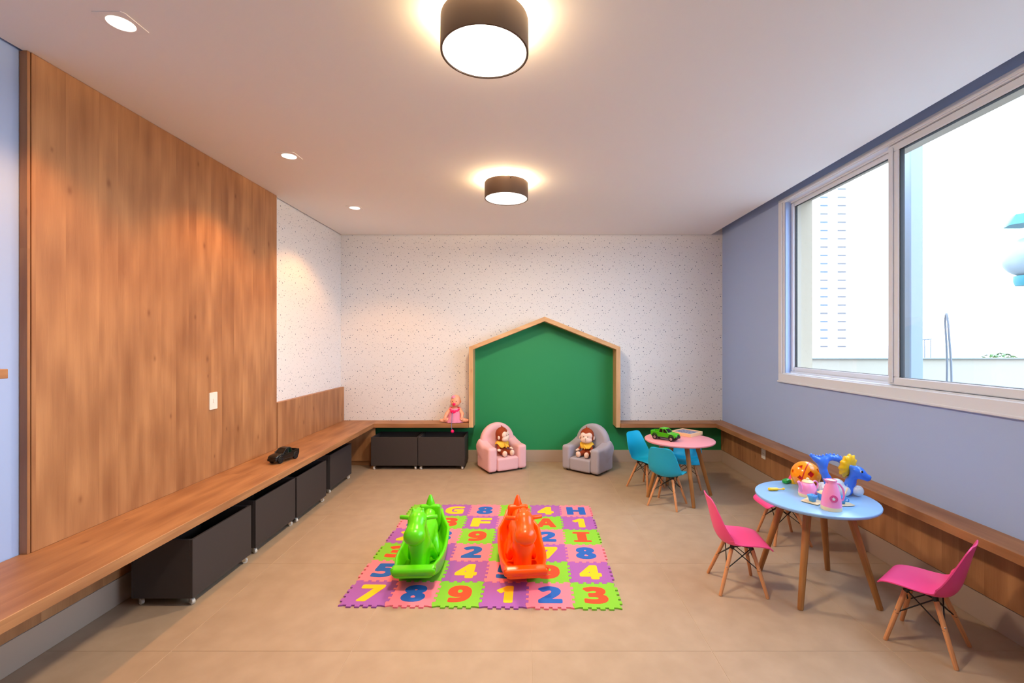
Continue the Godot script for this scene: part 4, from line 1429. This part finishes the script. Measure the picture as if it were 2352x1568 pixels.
func build_trucks() -> void:
	var st := begin()
	add_loft(st, [ring_box(0.040, 0.030, 0.050, 0.138, 0.008), ring_box(0.0465, 0.026, 0.055, 0.130, 0.010), ring_box(0.049, 0.024, 0.060, 0.112, 0.010), ring_box(0.050, 0.022, 0.0635, 0.075, 0.010), ring_box(0.050, 0.022, 0.0650, 0.045, 0.010), ring_box(0.050, 0.022, 0.0650, -0.046, 0.010), ring_box(0.0495, 0.022, 0.048, -0.050, 0.006), ring_box(0.0495, 0.024, 0.048, -0.126, 0.006), ring_box(0.047, 0.028, 0.046, -0.132, 0.006)], true, 1, Transform3D(Basis(), Vector3.ZERO))
	# (rings run from front to back, so turn the faces round)
	var lower := flipped(st)
	st = begin()
	for s in [-1.0, 1.0]: add_span(st, Vector3(s * 0.0495, 0.040, -0.131), Vector3(s * 0.0425, 0.068, -0.044), 0.002)
	add_span(st, Vector3(-0.0485, 0.034, -0.134), Vector3(0.0485, 0.068, -0.128), 0.002)
	var bed := done(st)
	st = begin()
	add_loft(st, [plan_ring(0.0475, -0.052, 0.058, 0.060, 0.010), plan_ring(0.0455, -0.049, 0.046, 0.072, 0.010), plan_ring(0.0405, -0.042, 0.022, 0.089, 0.012), plan_ring(0.0385, -0.038, 0.014, 0.0925, 0.012)], true, 1)
	var glass := done(st)
	st = begin()
	add_loft(st, [plan_ring(0.0412, -0.0435, 0.0235, 0.0885, 0.012), plan_ring(0.0395, -0.040, 0.018, 0.0940, 0.012), plan_ring(0.034, -0.034, 0.010, 0.0960, 0.012)], true, 1)
	var roof := done(st)
	st = begin()
	for s in [-1.0, 1.0]:
		add_tube(st, [Vector3(s * 0.0450, 0.060, 0.055), Vector3(s * 0.0435, 0.074, 0.041), Vector3(s * 0.0392, 0.090, 0.017)], 0.0032, 6)
		add_tube(st, [Vector3(s * 0.0478, 0.062, 0.000), Vector3(s * 0.0450, 0.074, -0.001), Vector3(s * 0.0407, 0.090, -0.005)], 0.0028, 6)
		add_tube(st, [Vector3(s * 0.0455, 0.060, -0.046), Vector3(s * 0.0430, 0.074, -0.043), Vector3(s * 0.0390, 0.090, -0.037)], 0.0055, 6)
	var pillars := done(st)
	st = begin()
	for s in [-1.0, 1.0]: add_ball(st, Vector3(s * 0.056, 0.067, 0.040), Vector3(0.007, 0.005, 0.004), Transform3D(), 10, 6)
	var mirrors := done(st)
	var axle := Transform3D(Basis(Vector3.BACK, PI / 2), Vector3.ZERO)
	var wheel := lathe_mesh([Vector2(0.012, -0.009), Vector2(0.018, -0.0095), Vector2(0.0215, -0.007), Vector2(0.0215, 0.007), Vector2(0.018, 0.0095), Vector2(0.012, 0.009)], 28, axle)
	var hub := lathe_mesh([Vector2(0, -0.008), Vector2(0.0125, -0.008), Vector2(0.0125, 0.008), Vector2(0.006, 0.0085), Vector2(0, 0.0075)], 20, axle)
	st = begin()
	for z in [0.086, -0.088]:
		for s in [-1.0, 1.0]:
			var arc := []
			for k in 11: arc.append(Vector3(s * 0.049, 0.0225 + sin(PI * k / 10.0) * 0.027, z - cos(PI * k / 10.0) * 0.027))
			add_tube(st, arc, 0.0048, 6)
	for s in [-1.0, 1.0]: add_span(st, Vector3(s * 0.052, 0.020, -0.060), Vector3(s * 0.044, 0.027, 0.058), 0.002)
	var arches := done(st)
	st = begin()
	add_soft(st, [soft_box(Vector3(0, 0.030, 0.131), Vector3(0.0475, 0.010, 0.010), 0.006, 0.006), soft_box(Vector3(0, 0.046, 0.1355), Vector3(0.024, 0.007, 0.004), 0.003, 0.004)], Vector3(-0.06, 0.01, 0.11), Vector3(0.06, 0.06, 0.15), 0.0045)
	var bumper := done(st)
	var under := span_mesh(Vector3(-0.038, 0.016, -0.12), Vector3(0.038, 0.030, 0.12), 0.003)
	for k in 2:
		var o := thing("toy_truck", ["bright green toy pickup truck with black bumper standing on the pink table", "black toy pickup truck standing on the long wooden bench"][k], "toy truck", [W(1.375, 0.5772, 4.55), W(-2.085, SEAT + 0.0004, 3.89)][k], [facing(0.72, -0.69), facing(-0.26, -0.97)][k])
		o.scale = Vector3.ONE * [1.0, 0.95][k]
		var tall := 1.26
		var up := Transform3D(Basis.from_scale(Vector3(1, tall, 1)), Vector3.ZERO)
		var paint: Material = [M.lime_paint, M.black_paint][k]
		part("lower_body", lower, paint, o, "", up)
		part("bed_side", bed, paint, o, "", up)
		part("cab_glass", glass, M.dark_glass, o, "", up)
		part("roof", roof, paint, o, "", up)
		part("pillar_frame", pillars, paint, o, "", up)
		part("mirror", mirrors, M.black_trim, o, "", up)
		part("wheel_arch", arches, M.black_trim, o, "", up)
		part("front_bumper", bumper, M.black_trim, o, "", up)
		part("underside", under, M.black_trim, o, "", up)
		for s in [-1.0, 1.0]:
			part("headlamp", ball_mesh(Vector3(s * 0.036, 0.0475, 0.128), Vector3(0.009, 0.005, 0.008), Transform3D(), 12, 8), M.headlamp, o, "", up)
			for z in [0.086, -0.088]:
				var w := part("wheel", wheel, M.tyre, o, "", Transform3D(Basis.from_scale(Vector3(1.1, 1.2, 1.2)), Vector3(s * 0.044, 0.0258, z)))
				part("hub", hub, M.black_trim if k == 1 else M.chrome, w)

func flipped(st: SurfaceTool) -> ArrayMesh:      # the same faces seen from the other side
	st.index()
	var a := st.commit_to_arrays()
	var ix: PackedInt32Array = a[Mesh.ARRAY_INDEX]
	for i in range(0, ix.size(), 3):
		var s := ix[i]
		ix[i] = ix[i + 1]
		ix[i + 1] = s
	var out := begin()
	var v: PackedVector3Array = a[Mesh.ARRAY_VERTEX]
	var uv: PackedVector2Array = a[Mesh.ARRAY_TEX_UV]
	out.set_smooth_group(1)
	for i in ix:
		out.set_uv(uv[i])
		out.add_vertex(v[i])
	return done(out)

# ---------------------------------------------------------------- toys on the blue table
const TOP := 0.5772
func build_table_toys() -> void:
	# teapot
	var at := W(1.775, TOP, 2.885)
	var tp := thing("toy_teapot", "pink toy teapot with cream base and lid, in front of the orange ball", "teapot", at, 0.25)
	part("base", lathe_mesh([Vector2(0, 0), Vector2(0.050, 0), Vector2(0.0515, 0.004), Vector2(0.0525, 0.020), Vector2(0.0, 0.020)], 36), M.toy_cream, tp)
	part("pot", lathe_mesh([Vector2(0.0515, 0.020), Vector2(0.0515, 0.030), Vector2(0.049, 0.052), Vector2(0.042, 0.074), Vector2(0.036, 0.084), Vector2(0.030, 0.088), Vector2(0, 0.088)], 36), M.toy_pink, tp)
	var lid := part("lid", lathe_mesh([Vector2(0.031, 0.087), Vector2(0.033, 0.090), Vector2(0.031, 0.094), Vector2(0.022, 0.100), Vector2(0.008, 0.103), Vector2(0, 0.103)], 28), M.toy_cream, tp)
	part("knob", ball_mesh(Vector3(0, 0.108, 0), Vector3(0.010, 0.008, 0.010), Transform3D(), 14, 8), M.toy_cream, lid)
	part("spout", tube_mesh(smooth_path([Vector3(-0.040, 0.035, 0), Vector3(-0.052, 0.055, 0), Vector3(-0.058, 0.078, 0), Vector3(-0.070, 0.096, 0)], 10), [0.014, 0.013, 0.013, 0.012, 0.012, 0.011, 0.011, 0.010, 0.010, 0.009, 0.009], 12), M.toy_pink, tp)
	part("handle", tube_mesh(smooth_path([Vector3(0.036, 0.084, 0), Vector3(0.060, 0.090, 0), Vector3(0.078, 0.072, 0), Vector3(0.074, 0.044, 0), Vector3(0.049, 0.034, 0)], 18), 0.005, 10), M.toy_pink, tp)
	# orange shape-sorter ball with cut-out shapes
	var r := 0.088
	var ball := thing("shape_sorter_ball", "glossy orange ball with cut-out shapes and red inside, behind the pink teapot", "ball", W(1.860, TOP + r, 3.045), 0.0)
	part("shell", sorter_shell(r, ball), M.toy_orange, ball)
	part("core", ball_mesh(Vector3.ZERO, Vector3.ONE * (r - 0.007), Transform3D(), 36, 20), M.toy_red, ball)
	part("seam_band", lathe_mesh([Vector2(r - 0.002, -0.004), Vector2(r + 0.001, -0.003), Vector2(r + 0.001, 0.003), Vector2(r - 0.002, 0.004)], 48, Transform3D(Basis(Vector3.UP, -0.75) * Basis(Vector3.BACK, PI / 2 - 0.25), Vector3.ZERO)), M.toy_red, ball)
	# little turtle-like blocks lying beside the ball
	var bl := thing("shape_block", "small green shape block lying behind the orange ball", "toy block", W(1.790, TOP, 3.145), 0.4, "loose shape blocks behind the ball")
	part("body", soft_mesh([soft_box(Vector3(0, 0.013, 0), Vector3(0.026, 0.013, 0.020), 0.008, 0.01), egg(Vector3(0.006, 0.020, 0), Vector3(0.018, 0.012, 0.015), 0.01)], Vector3(-0.035, -0.005, -0.03), Vector3(0.035, 0.045, 0.03), 0.005), M.toy_green, bl)
	var bl2 := thing("shape_block", "small yellow shape block lying behind the orange ball", "toy block", W(1.838, TOP, 3.140), -0.3, "loose shape blocks behind the ball")
	part("body", prism_mesh(round_rect(0.017, 0.017, 0.004), 0.0, 0.026, flat_to(true)), M.toy_yellow, bl2)
	# jug
	var jug := thing("toy_jug", "tall pink toy jug with cream foot and round badge, at the table's near edge", "jug", W(1.772, TOP, 2.655), 0.0)
	part("foot", lathe_mesh([Vector2(0, 0), Vector2(0.053, 0), Vector2(0.054, 0.003), Vector2(0.0535, 0.022), Vector2(0, 0.022)], 40), M.toy_cream, jug)
	part("body", lathe_mesh([Vector2(0.053, 0.022), Vector2(0.052, 0.040), Vector2(0.046, 0.085), Vector2(0.036, 0.125), Vector2(0.028, 0.148), Vector2(0.0255, 0.160), Vector2(0.029, 0.172), Vector2(0.026, 0.172), Vector2(0.0225, 0.160), Vector2(0, 0.158)], 40), M.toy_pink, jug)
	var st := begin()
	add_soft(st, [cap(Vector3(-0.020, 0.160, 0.0), Vector3(-0.042, 0.178, 0.0), 0.012, 0.005, 0.01), cut(cap(Vector3(-0.012, 0.172, 0.0), Vector3(-0.046, 0.188, 0.0), 0.010, 0.005, 0.004))], Vector3(-0.06, 0.14, -0.03), Vector3(0.0, 0.20, 0.03), 0.004)
	part("spout", done(st), M.toy_pink, jug)
	part("lid", lathe_mesh([Vector2(0.0, 0.163), Vector2(0.0235, 0.163), Vector2(0.0235, 0.168), Vector2(0.012, 0.172), Vector2(0, 0.172)], 28), M.toy_cream, jug)
	part("handle", tube_mesh(smooth_path([Vector3(0.024, 0.150, 0.0), Vector3(0.045, 0.146, 0.0), Vector3(0.066, 0.120, 0), Vector3(0.074, 0.085, 0), Vector3(0.068, 0.055, 0), Vector3(0.052, 0.048, 0)], 20), 0.0052, 10), M.toy_pink, jug)
	var badge := part("badge", lathe_mesh([Vector2(0, 0), Vector2(0.021, 0), Vector2(0.021, 0.003), Vector2(0.019, 0.0045), Vector2(0.018, 0.003), Vector2(0, 0.003)], 32, Transform3D(Basis(Vector3.UP, -0.38) * Basis(Vector3.RIGHT, PI / 2 - 0.14), Vector3(-0.016, 0.075, 0.0445))), M.magenta, jug)
	part("flower_print", star_mesh(5, 0.011, 0.006, 0.002, Transform3D(Basis(Vector3.UP, -0.38) * Basis(Vector3.RIGHT, -0.14), Vector3(-0.0175, 0.0735, 0.0470))), M.toy_white, badge)
	# cups, saucers, sugar bowl, spoon
	var cup := thing("toy_cup", "square flared blue toy cup on a cream saucer, between teapot and jug", "cup", W(1.735, TOP + 0.0055, 2.772), 0.35, "blue toy cups")
	var sq := begin()
	var rings := []
	for q in [[0.013, 0.0], [0.0145, 0.002], [0.018, 0.022], [0.023, 0.038], [0.0215, 0.038], [0.0165, 0.022], [0.012, 0.005]]:
		rings.append(plan_ring(q[0], -q[0], q[0], q[1], q[0] * 0.35))
	add_loft(sq, rings, true, 1)
	part("bowl", done(sq), M.toy_blue, cup)
	part("handle", tube_mesh(smooth_path([Vector3(0.019, 0.032, 0), Vector3(0.032, 0.030, 0), Vector3(0.032, 0.014, 0), Vector3(0.0165, 0.012, 0)], 12), 0.003, 8), M.toy_blue, cup)
	copy_of(cup, "toy_cup", "square flared blue toy cup beside the jug handle, with a spoon leaning in it", W(1.893, TOP + 0.0055, 2.740), -0.5)
	var dish := thing("toy_saucer", "square cream toy saucer under the blue cup between teapot and jug", "saucer", W(1.735, TOP, 2.772), 0.62, "cream toy saucers")
	var ds := begin()
	add_loft(ds, [plan_ring(0.030, -0.030, 0.030, 0.0, 0.008), plan_ring(0.048, -0.048, 0.048, 0.0045, 0.008), plan_ring(0.048, -0.048, 0.048, 0.0065, 0.008), plan_ring(0.030, -0.030, 0.030, 0.0042, 0.008)], true, -1)
	part("plate", done(ds), M.toy_cream, dish)
	copy_of(dish, "toy_saucer", "square cream toy saucer under the blue cup beside the jug handle", W(1.893, TOP, 2.740), 0.1)
	var sg := thing("toy_sugar_bowl", "blue toy sugar bowl with cream lid, beside the pink teapot", "sugar bowl", W(1.834, TOP, 2.81), 0.1)
	var sb := begin()
	add_loft(sb, [plan_ring(0.024, -0.024, 0.024, 0.0, 0.008), plan_ring(0.028, -0.028, 0.028, 0.012, 0.010), plan_ring(0.030, -0.030, 0.030, 0.040, 0.010)], true, 1)
	part("bowl", done(sb), M.toy_blue, sg)
	var sl := begin()
	add_loft(sl, [plan_ring(0.032, -0.032, 0.032, 0.040, 0.010), plan_ring(0.032, -0.032, 0.032, 0.045, 0.010), plan_ring(0.020, -0.020, 0.020, 0.054, 0.010), plan_ring(0.010, -0.010, 0.010, 0.057, 0.006)], true, 1)
	part("lid", done(sl), M.toy_cream, sg)
	var sp := thing("toy_spoon", "cream toy spoon standing in the blue cup beside the jug", "spoon", W(1.893, TOP + 0.012, 2.740), 0.0)
	part("stick", tube_mesh([Vector3(-0.008, 0, 0), Vector3(0.018, 0.045, 0.0), Vector3(0.036, 0.083, -0.004)], [0.0035, 0.0035, 0.0045], 8), M.toy_cream, sp)
	# small yellow toy knife
	var kn := thing("toy_knife", "small yellow toy knife lying alone on the blue table", "toy knife", W(1.630, TOP, 2.985), 0.03)
	part("handle", soft_mesh([soft_box(Vector3(-0.020, 0.011, 0), Vector3(0.034, 0.010, 0.011), 0.0095, 0.004)], Vector3(-0.06, -0.003, -0.016), Vector3(0.02, 0.026, 0.016), 0.004), M.toy_yellow, kn)
	part("blade", soft_mesh([soft_box(Vector3(0.034, 0.010, 0), Vector3(0.024, 0.0045, 0.004), 0.0035, 0.004), soft_box(Vector3(0.050, 0.012, 0), Vector3(0.006, 0.0065, 0.0045), 0.004, 0.006)], Vector3(0.0, 0.0, -0.01), Vector3(0.065, 0.025, 0.01), 0.0035), M.toy_yellow, kn)
	build_dragon()

# orange shell: a sphere whose shapes are left open, each with a rim going down to the core
func sorter_shell(r: float, owner_node: Node3D) -> ArrayMesh:
	var view := Vector3(-1.852, 0.88, 3.03).normalized()      # the shapes sit round the side that shows
	var right := Vector3.UP.cross(view).normalized()
	var up := view.cross(right)
	var holes := [[0.36, 0.07, 0.27, 0], [-0.30, 0.56, 0.27, 1], [-0.36, -0.28, 0.26, 2], [0.66, -0.62, 0.30, 3], [0.80, 0.42, 0.2, 2], [-0.85, 0.15, 0.22, 3]]
	var centres := []
	for h in holes: centres.append((right * h[0] + up * h[1] + view * sqrt(maxf(0.0, 1.0 - h[0] * h[0] - h[1] * h[1]))).normalized())
	centres.append_array([-view, (-view + up).normalized(), (-view - right).normalized()])
	var kinds := [0, 1, 2, 3, 2, 3, 0, 1, 2]
	var sizes := [0.27, 0.25, 0.25, 0.27, 0.22, 0.22, 0.27, 0.25, 0.25]
	var st := begin()
	st.set_smooth_group(1)
	var nl := 260
	var na := 130
	var open := []
	var dirs := []
	for i in na + 1:
		var a := PI * i / na - PI / 2
		var row := []
		for k in nl: row.append(Vector3(cos(a) * cos(TAU * k / nl), sin(a), -cos(a) * sin(TAU * k / nl)))
		dirs.append(row)
	for i in na:
		var row := []
		for k in nl:
			var d: Vector3 = (dirs[i][k] + dirs[i + 1][(k + 1) % nl]).normalized()
			var hit := false
			for c in centres.size():
				var w: Vector3 = centres[c]
				if d.dot(w) < 0.92: continue
				var rx := Vector3.UP.cross(w).normalized()
				var ux := w.cross(rx)
				var p: Vector2 = Vector2(d.dot(rx), d.dot(ux)).rotated(0.35 * c) / sizes[c]
				match kinds[c]:
					0: hit = hit or Vector2(absf(p.x) - 0.42, p.y).length() < 0.42 or Vector2(p.x, absf(p.y) - 0.42).length() < 0.42
					1: hit = hit or (p.y > -0.5 and p.y < 0.75 - absf(p.x) * 1.6)
					2: hit = hit or maxf(absf(p.x), absf(p.y)) < 0.55
					3: hit = hit or (p.x * p.x / 0.36 + p.y * p.y / 0.30) < 1.0
			row.append(hit)
		open.append(row)
	var inner := r - 0.008
	for i in na:
		for k in nl:
			var m := (k + 1) % nl
			if open[i][k]: continue
			var q := [dirs[i][k], dirs[i][m], dirs[i + 1][m], dirs[i + 1][k]]
			st.set_smooth_group(1)
			quad(st, q[0] * r, q[1] * r, q[2] * r, q[3] * r)
			st.set_smooth_group(-1)
			if open[i][m]: quad(st, q[1] * r, q[1] * inner, q[2] * inner, q[2] * r)
			if open[i][(k + nl - 1) % nl]: quad(st, q[3] * r, q[3] * inner, q[0] * inner, q[0] * r)
			if i + 1 < na and open[i + 1][k]: quad(st, q[2] * r, q[2] * inner, q[3] * inner, q[3] * r)
			if i > 0 and open[i - 1][k]: quad(st, q[0] * r, q[0] * inner, q[1] * inner, q[1] * r)
	return done(st)

func star_mesh(points: int, outer: float, inner: float, thick: float, xf := Transform3D()) -> ArrayMesh:
	var poly := PackedVector2Array()
	for k in points * 2: poly.append(Vector2.from_angle(PI * k / points + PI / 2) * (outer if k % 2 == 0 else inner))
	return prism_mesh(poly, 0.0, thick, xf)

# blue dragon whose body arches like a handle, on white rounded lobes; head to local +x
func build_dragon() -> void:
	var o := thing("toy_dragon", "blue plastic toy dragon with yellow mane and arched body on white rounded feet", "toy dragon", W(1.985, TOP + 0.0015, 2.905), -0.10)
	var spine := [Vector3(-0.052, 0.060, 0), Vector3(-0.072, 0.105, 0), Vector3(-0.092, 0.150, 0), Vector3(-0.098, 0.190, 0), Vector3(-0.086, 0.222, 0), Vector3(-0.055, 0.236, 0), Vector3(-0.015, 0.232, 0), Vector3(0.020, 0.216, 0), Vector3(0.052, 0.190, 0)]
	var shapes := []
	for k in spine.size() - 1: shapes.append(cap(spine[k], spine[k + 1], [0.026, 0.023, 0.022, 0.023, 0.022, 0.018, 0.017, 0.018, 0.020][k], [0.023, 0.022, 0.023, 0.022, 0.018, 0.017, 0.018, 0.020, 0.022][k], 0.012))
	shapes.append(cap(Vector3(-0.096, 0.200, 0), Vector3(-0.135, 0.222, 0), 0.026, 0.018, 0.02))
	shapes.append(cap(Vector3(-0.135, 0.222, 0), Vector3(-0.172, 0.246, 0), 0.018, 0.007, 0.01))
	shapes.append(egg(Vector3(0.094, 0.158, 0.034), Vector3(0.044, 0.035, 0.034), 0.02, Basis(Vector3.BACK, -0.5)))
	shapes.append(cap(Vector3(0.102, 0.146, 0.036), Vector3(0.144, 0.124, 0.042), 0.028, 0.022, 0.02))
	shapes.append(egg(Vector3(0.154, 0.132, 0.052), Vector3(0.010, 0.008, 0.008), 0.008))
	shapes.append(egg(Vector3(0.154, 0.132, 0.032), Vector3(0.010, 0.008, 0.008), 0.008))
	shapes.append(cap(Vector3(0.080, 0.135, 0.018), Vector3(0.072, 0.080, 0), 0.021, 0.026, 0.02))
	shapes.append(cap(Vector3(0.072, 0.080, 0), Vector3(0.050, 0.032, 0), 0.026, 0.026, 0.02))
	shapes.append(cap(Vector3(0.050, 0.030, 0), Vector3(-0.050, 0.045, 0), 0.026, 0.026, 0.03))
	part("body", soft_mesh(shapes, Vector3(-0.20, -0.01, -0.06), Vector3(0.19, 0.28, 0.09), 0.006), M.dragon_blue, o)
	# saw-toothed ruff round the neck
	var axis := Vector3(0.42, -0.15, 0.89).normalized()
	var ux := axis.cross(Vector3.BACK).normalized()
	var basis := Basis(ux, axis.cross(ux), axis)
	var ruff := begin()
	var rings := []
	for q in [[0.020, -0.016], [0.058, -0.013], [0.068, -0.004], [0.068, 0.005], [0.048, 0.016], [0.026, 0.018]]:
		var ring := PackedVector3Array()
		for k in 44:
			var t := TAU * k / 44
			var spike := 1.0 + (0.17 if k % 4 == 0 else (-0.02 if k % 4 == 2 else 0.05)) * clampf((q[0] - 0.03) / 0.025, 0, 1)
			ring.append(Vector3(cos(t) * q[0] * spike, sin(t) * q[0] * spike, q[1]))
		rings.append(ring)
	add_loft(ruff, rings, true, 1, Transform3D(basis, Vector3(0.055, 0.186, 0.000)))
	part("mane", done(ruff), M.toy_yellow, o)
	var ridge := begin()
	var top := [Vector3(-0.166, 0.250, 0), Vector3(-0.150, 0.244, 0), Vector3(-0.132, 0.240, 0), Vector3(-0.114, 0.240, 0), Vector3(-0.094, 0.244, 0), Vector3(-0.072, 0.252, 0), Vector3(-0.050, 0.254, 0), Vector3(-0.028, 0.252, 0), Vector3(-0.006, 0.246, 0), Vector3(0.012, 0.238, 0)]
	for p in top: add_lathe(ridge, [Vector2(0.009, -0.004), Vector2(0.008, 0.002), Vector2(0.004, 0.009), Vector2(0.0, 0.0105)], 12, Transform3D(Basis(), p))
	part("ridge_spike", done(ridge), M.dragon_blue, o)
	var lobes := soft_mesh([
		egg(Vector3(-0.092, 0.036, 0.024), Vector3(0.037, 0.036, 0.030), 0.006), egg(Vector3(-0.082, 0.034, -0.030), Vector3(0.034, 0.034, 0.030), 0.006),
		egg(Vector3(-0.010, 0.062, 0.0), Vector3(0.042, 0.040, 0.040), 0.006), egg(Vector3(0.014, 0.034, 0.030), Vector3(0.040, 0.034, 0.030), 0.006), egg(Vector3(0.010, 0.032, -0.032), Vector3(0.034, 0.032, 0.030), 0.006),
		egg(Vector3(0.104, 0.034, 0.020), Vector3(0.034, 0.034, 0.028), 0.006), egg(Vector3(0.092, 0.034, -0.030), Vector3(0.032, 0.034, 0.028), 0.006)],
		Vector3(-0.14, -0.005, -0.07), Vector3(0.15, 0.11, 0.07), 0.006)
	part("feet", lobes, M.toy_white, o)
	for s in [-1.0, 1.0]:
		var e := part("eye", ball_mesh(Vector3(0.097, 0.166, 0.034 + s * 0.0325), Vector3(0.008, 0.009, 0.004), Transform3D(), 14, 8), M.toy_white, o)
		part("pupil", ball_mesh(Vector3(0.100, 0.167, 0.034 + s * 0.0355), Vector3(0.006, 0.0075, 0.0035), Transform3D(), 12, 8), M.black_trim, e)
		part("nostril", ball_mesh(Vector3(0.160, 0.132, 0.042 + s * 0.013), Vector3(0.003, 0.0025, 0.003), Transform3D(), 8, 6), M.black_trim, o)
	var w := part("bead_wheel", lathe_mesh([Vector2(0, -0.004), Vector2(0.018, -0.004), Vector2(0.018, 0.004), Vector2(0.006, 0.006), Vector2(0, 0.006)], 20, Transform3D(Basis(Vector3.UP, -0.5) * Basis(Vector3.RIGHT, PI / 2), Vector3(-0.105, 0.040, 0.052))), M.toy_white, o)
	for k in 5:
		var t := TAU * k / 5.0
		part("bead", ball_mesh(Vector3(-0.108, 0.040, 0.056) + Vector3(cos(t) * 0.011, sin(t) * 0.011, 0.0), Vector3(0.006, 0.006, 0.004), Transform3D(), 10, 6), [M.toy_red, M.toy_yellow, M.toy_green, M.toy_blue, M.magenta][k], w)

# ---------------------------------------------------------------- small things on walls and tables
func build_small_things() -> void:
	# wooden tray with a picture puzzle, on the pink table
	var t := thing("puzzle_tray", "shallow square wooden tray holding a blue picture puzzle, on the pink table", "tray", W(1.680, TOP, 4.815), 0.70)
	var st := begin()
	var s := 0.118
	var k := 0.012
	var h := 0.034
	add_span(st, Vector3(-s, 0, -s), Vector3(s, 0.010, s), 0.001, 0)
	part("floor_board", done(st), M.tray_wood, t)
	for q in [[Vector3(-s, 0.010, -s), Vector3(s, h, -s + k)], [Vector3(-s, 0.010, s - k), Vector3(s, h, s)], [Vector3(-s, 0.010, -s + k), Vector3(-s + k, h, s - k)], [Vector3(s - k, 0.010, -s + k), Vector3(s, h, s - k)]]:
		part("side_board", span_mesh(q[0], q[1], 0.0015, 0), M.tray_wood, t)
	var im := Image.create_empty(64, 64, false, Image.FORMAT_RGB8)
	var n := noise(0.09, 12, 3)
	for y in 64:
		for x in 64:
			var v := n.get_noise_2d(x, y)
			im.set_pixel(x, y, Color(0.36, 0.40, 0.56) if v < -0.12 else (Color(0.52, 0.56, 0.66) if v < 0.1 else (Color(0.70, 0.70, 0.72) if v < 0.25 else Color(0.60, 0.47, 0.50))))
	var pm := mat("puzzle_print", Color.WHITE, 0.6, {"albedo_texture": ImageTexture.create_from_image(im), "uv1_scale": Vector3(4.6, 4.6, 1)})
	part("puzzle", span_mesh(Vector3(-s + k, 0.010, -s + k), Vector3(s - k, 0.026, s - k), 0.001), pm, t)
	# switch plates
	for q in [["wall_switch", "white rectangular switch plate on the tall oak wall panel", W(-2.3848, 1.108, 3.445), PI / 2, 0.084, 0.128], ["wall_socket", "small white socket plate under the window bench", W(2.5076, 0.374, 4.83), -PI / 2, 0.076, 0.118]]:
		var p := thing(q[0], q[1], "switch plate" if q[0] == "wall_switch" else "socket plate", q[2], q[3])
		part("cover_plate", prism_mesh(round_rect(q[4] / 2, q[5] / 2, 0.006), 0.0, 0.007), M.switch_white, p)
		if q[0] == "wall_switch": part("rocker", box_mesh(Vector3(0.016, 0.030, 0.006), 0.0015), M.switch_white, p, "", Transform3D(Basis(), Vector3(0, 0, 0.009)))
		else:
			for d in [-0.010, 0.010]: part("socket_hole", lathe_mesh([Vector2(0, 0), Vector2(0.0035, 0), Vector2(0.0035, 0.001), Vector2(0, 0.001)], 12, Transform3D(Basis(Vector3.RIGHT, PI / 2), Vector3(d, 0, 0.0068))), M.black_trim, p)
	# shelf on the blue wall, only its end in view
	var sh := thing("wall_shelf", "wooden wall shelf on the pale blue wall, just its end showing", "shelf", W(LEFT, 1.393, 1.49))
	part("board", span_mesh(Vector3(0.0, 0.0, -0.49), Vector3(0.17, 0.041, 0.49), 0.002, 2), M.oak, sh)
	for z in [-0.40, 0.40]: part("bracket", span_mesh(Vector3(0.0, -0.10, z - 0.012), Vector3(0.14, 0.0, z + 0.012), 0.002), M.white_metal, sh)
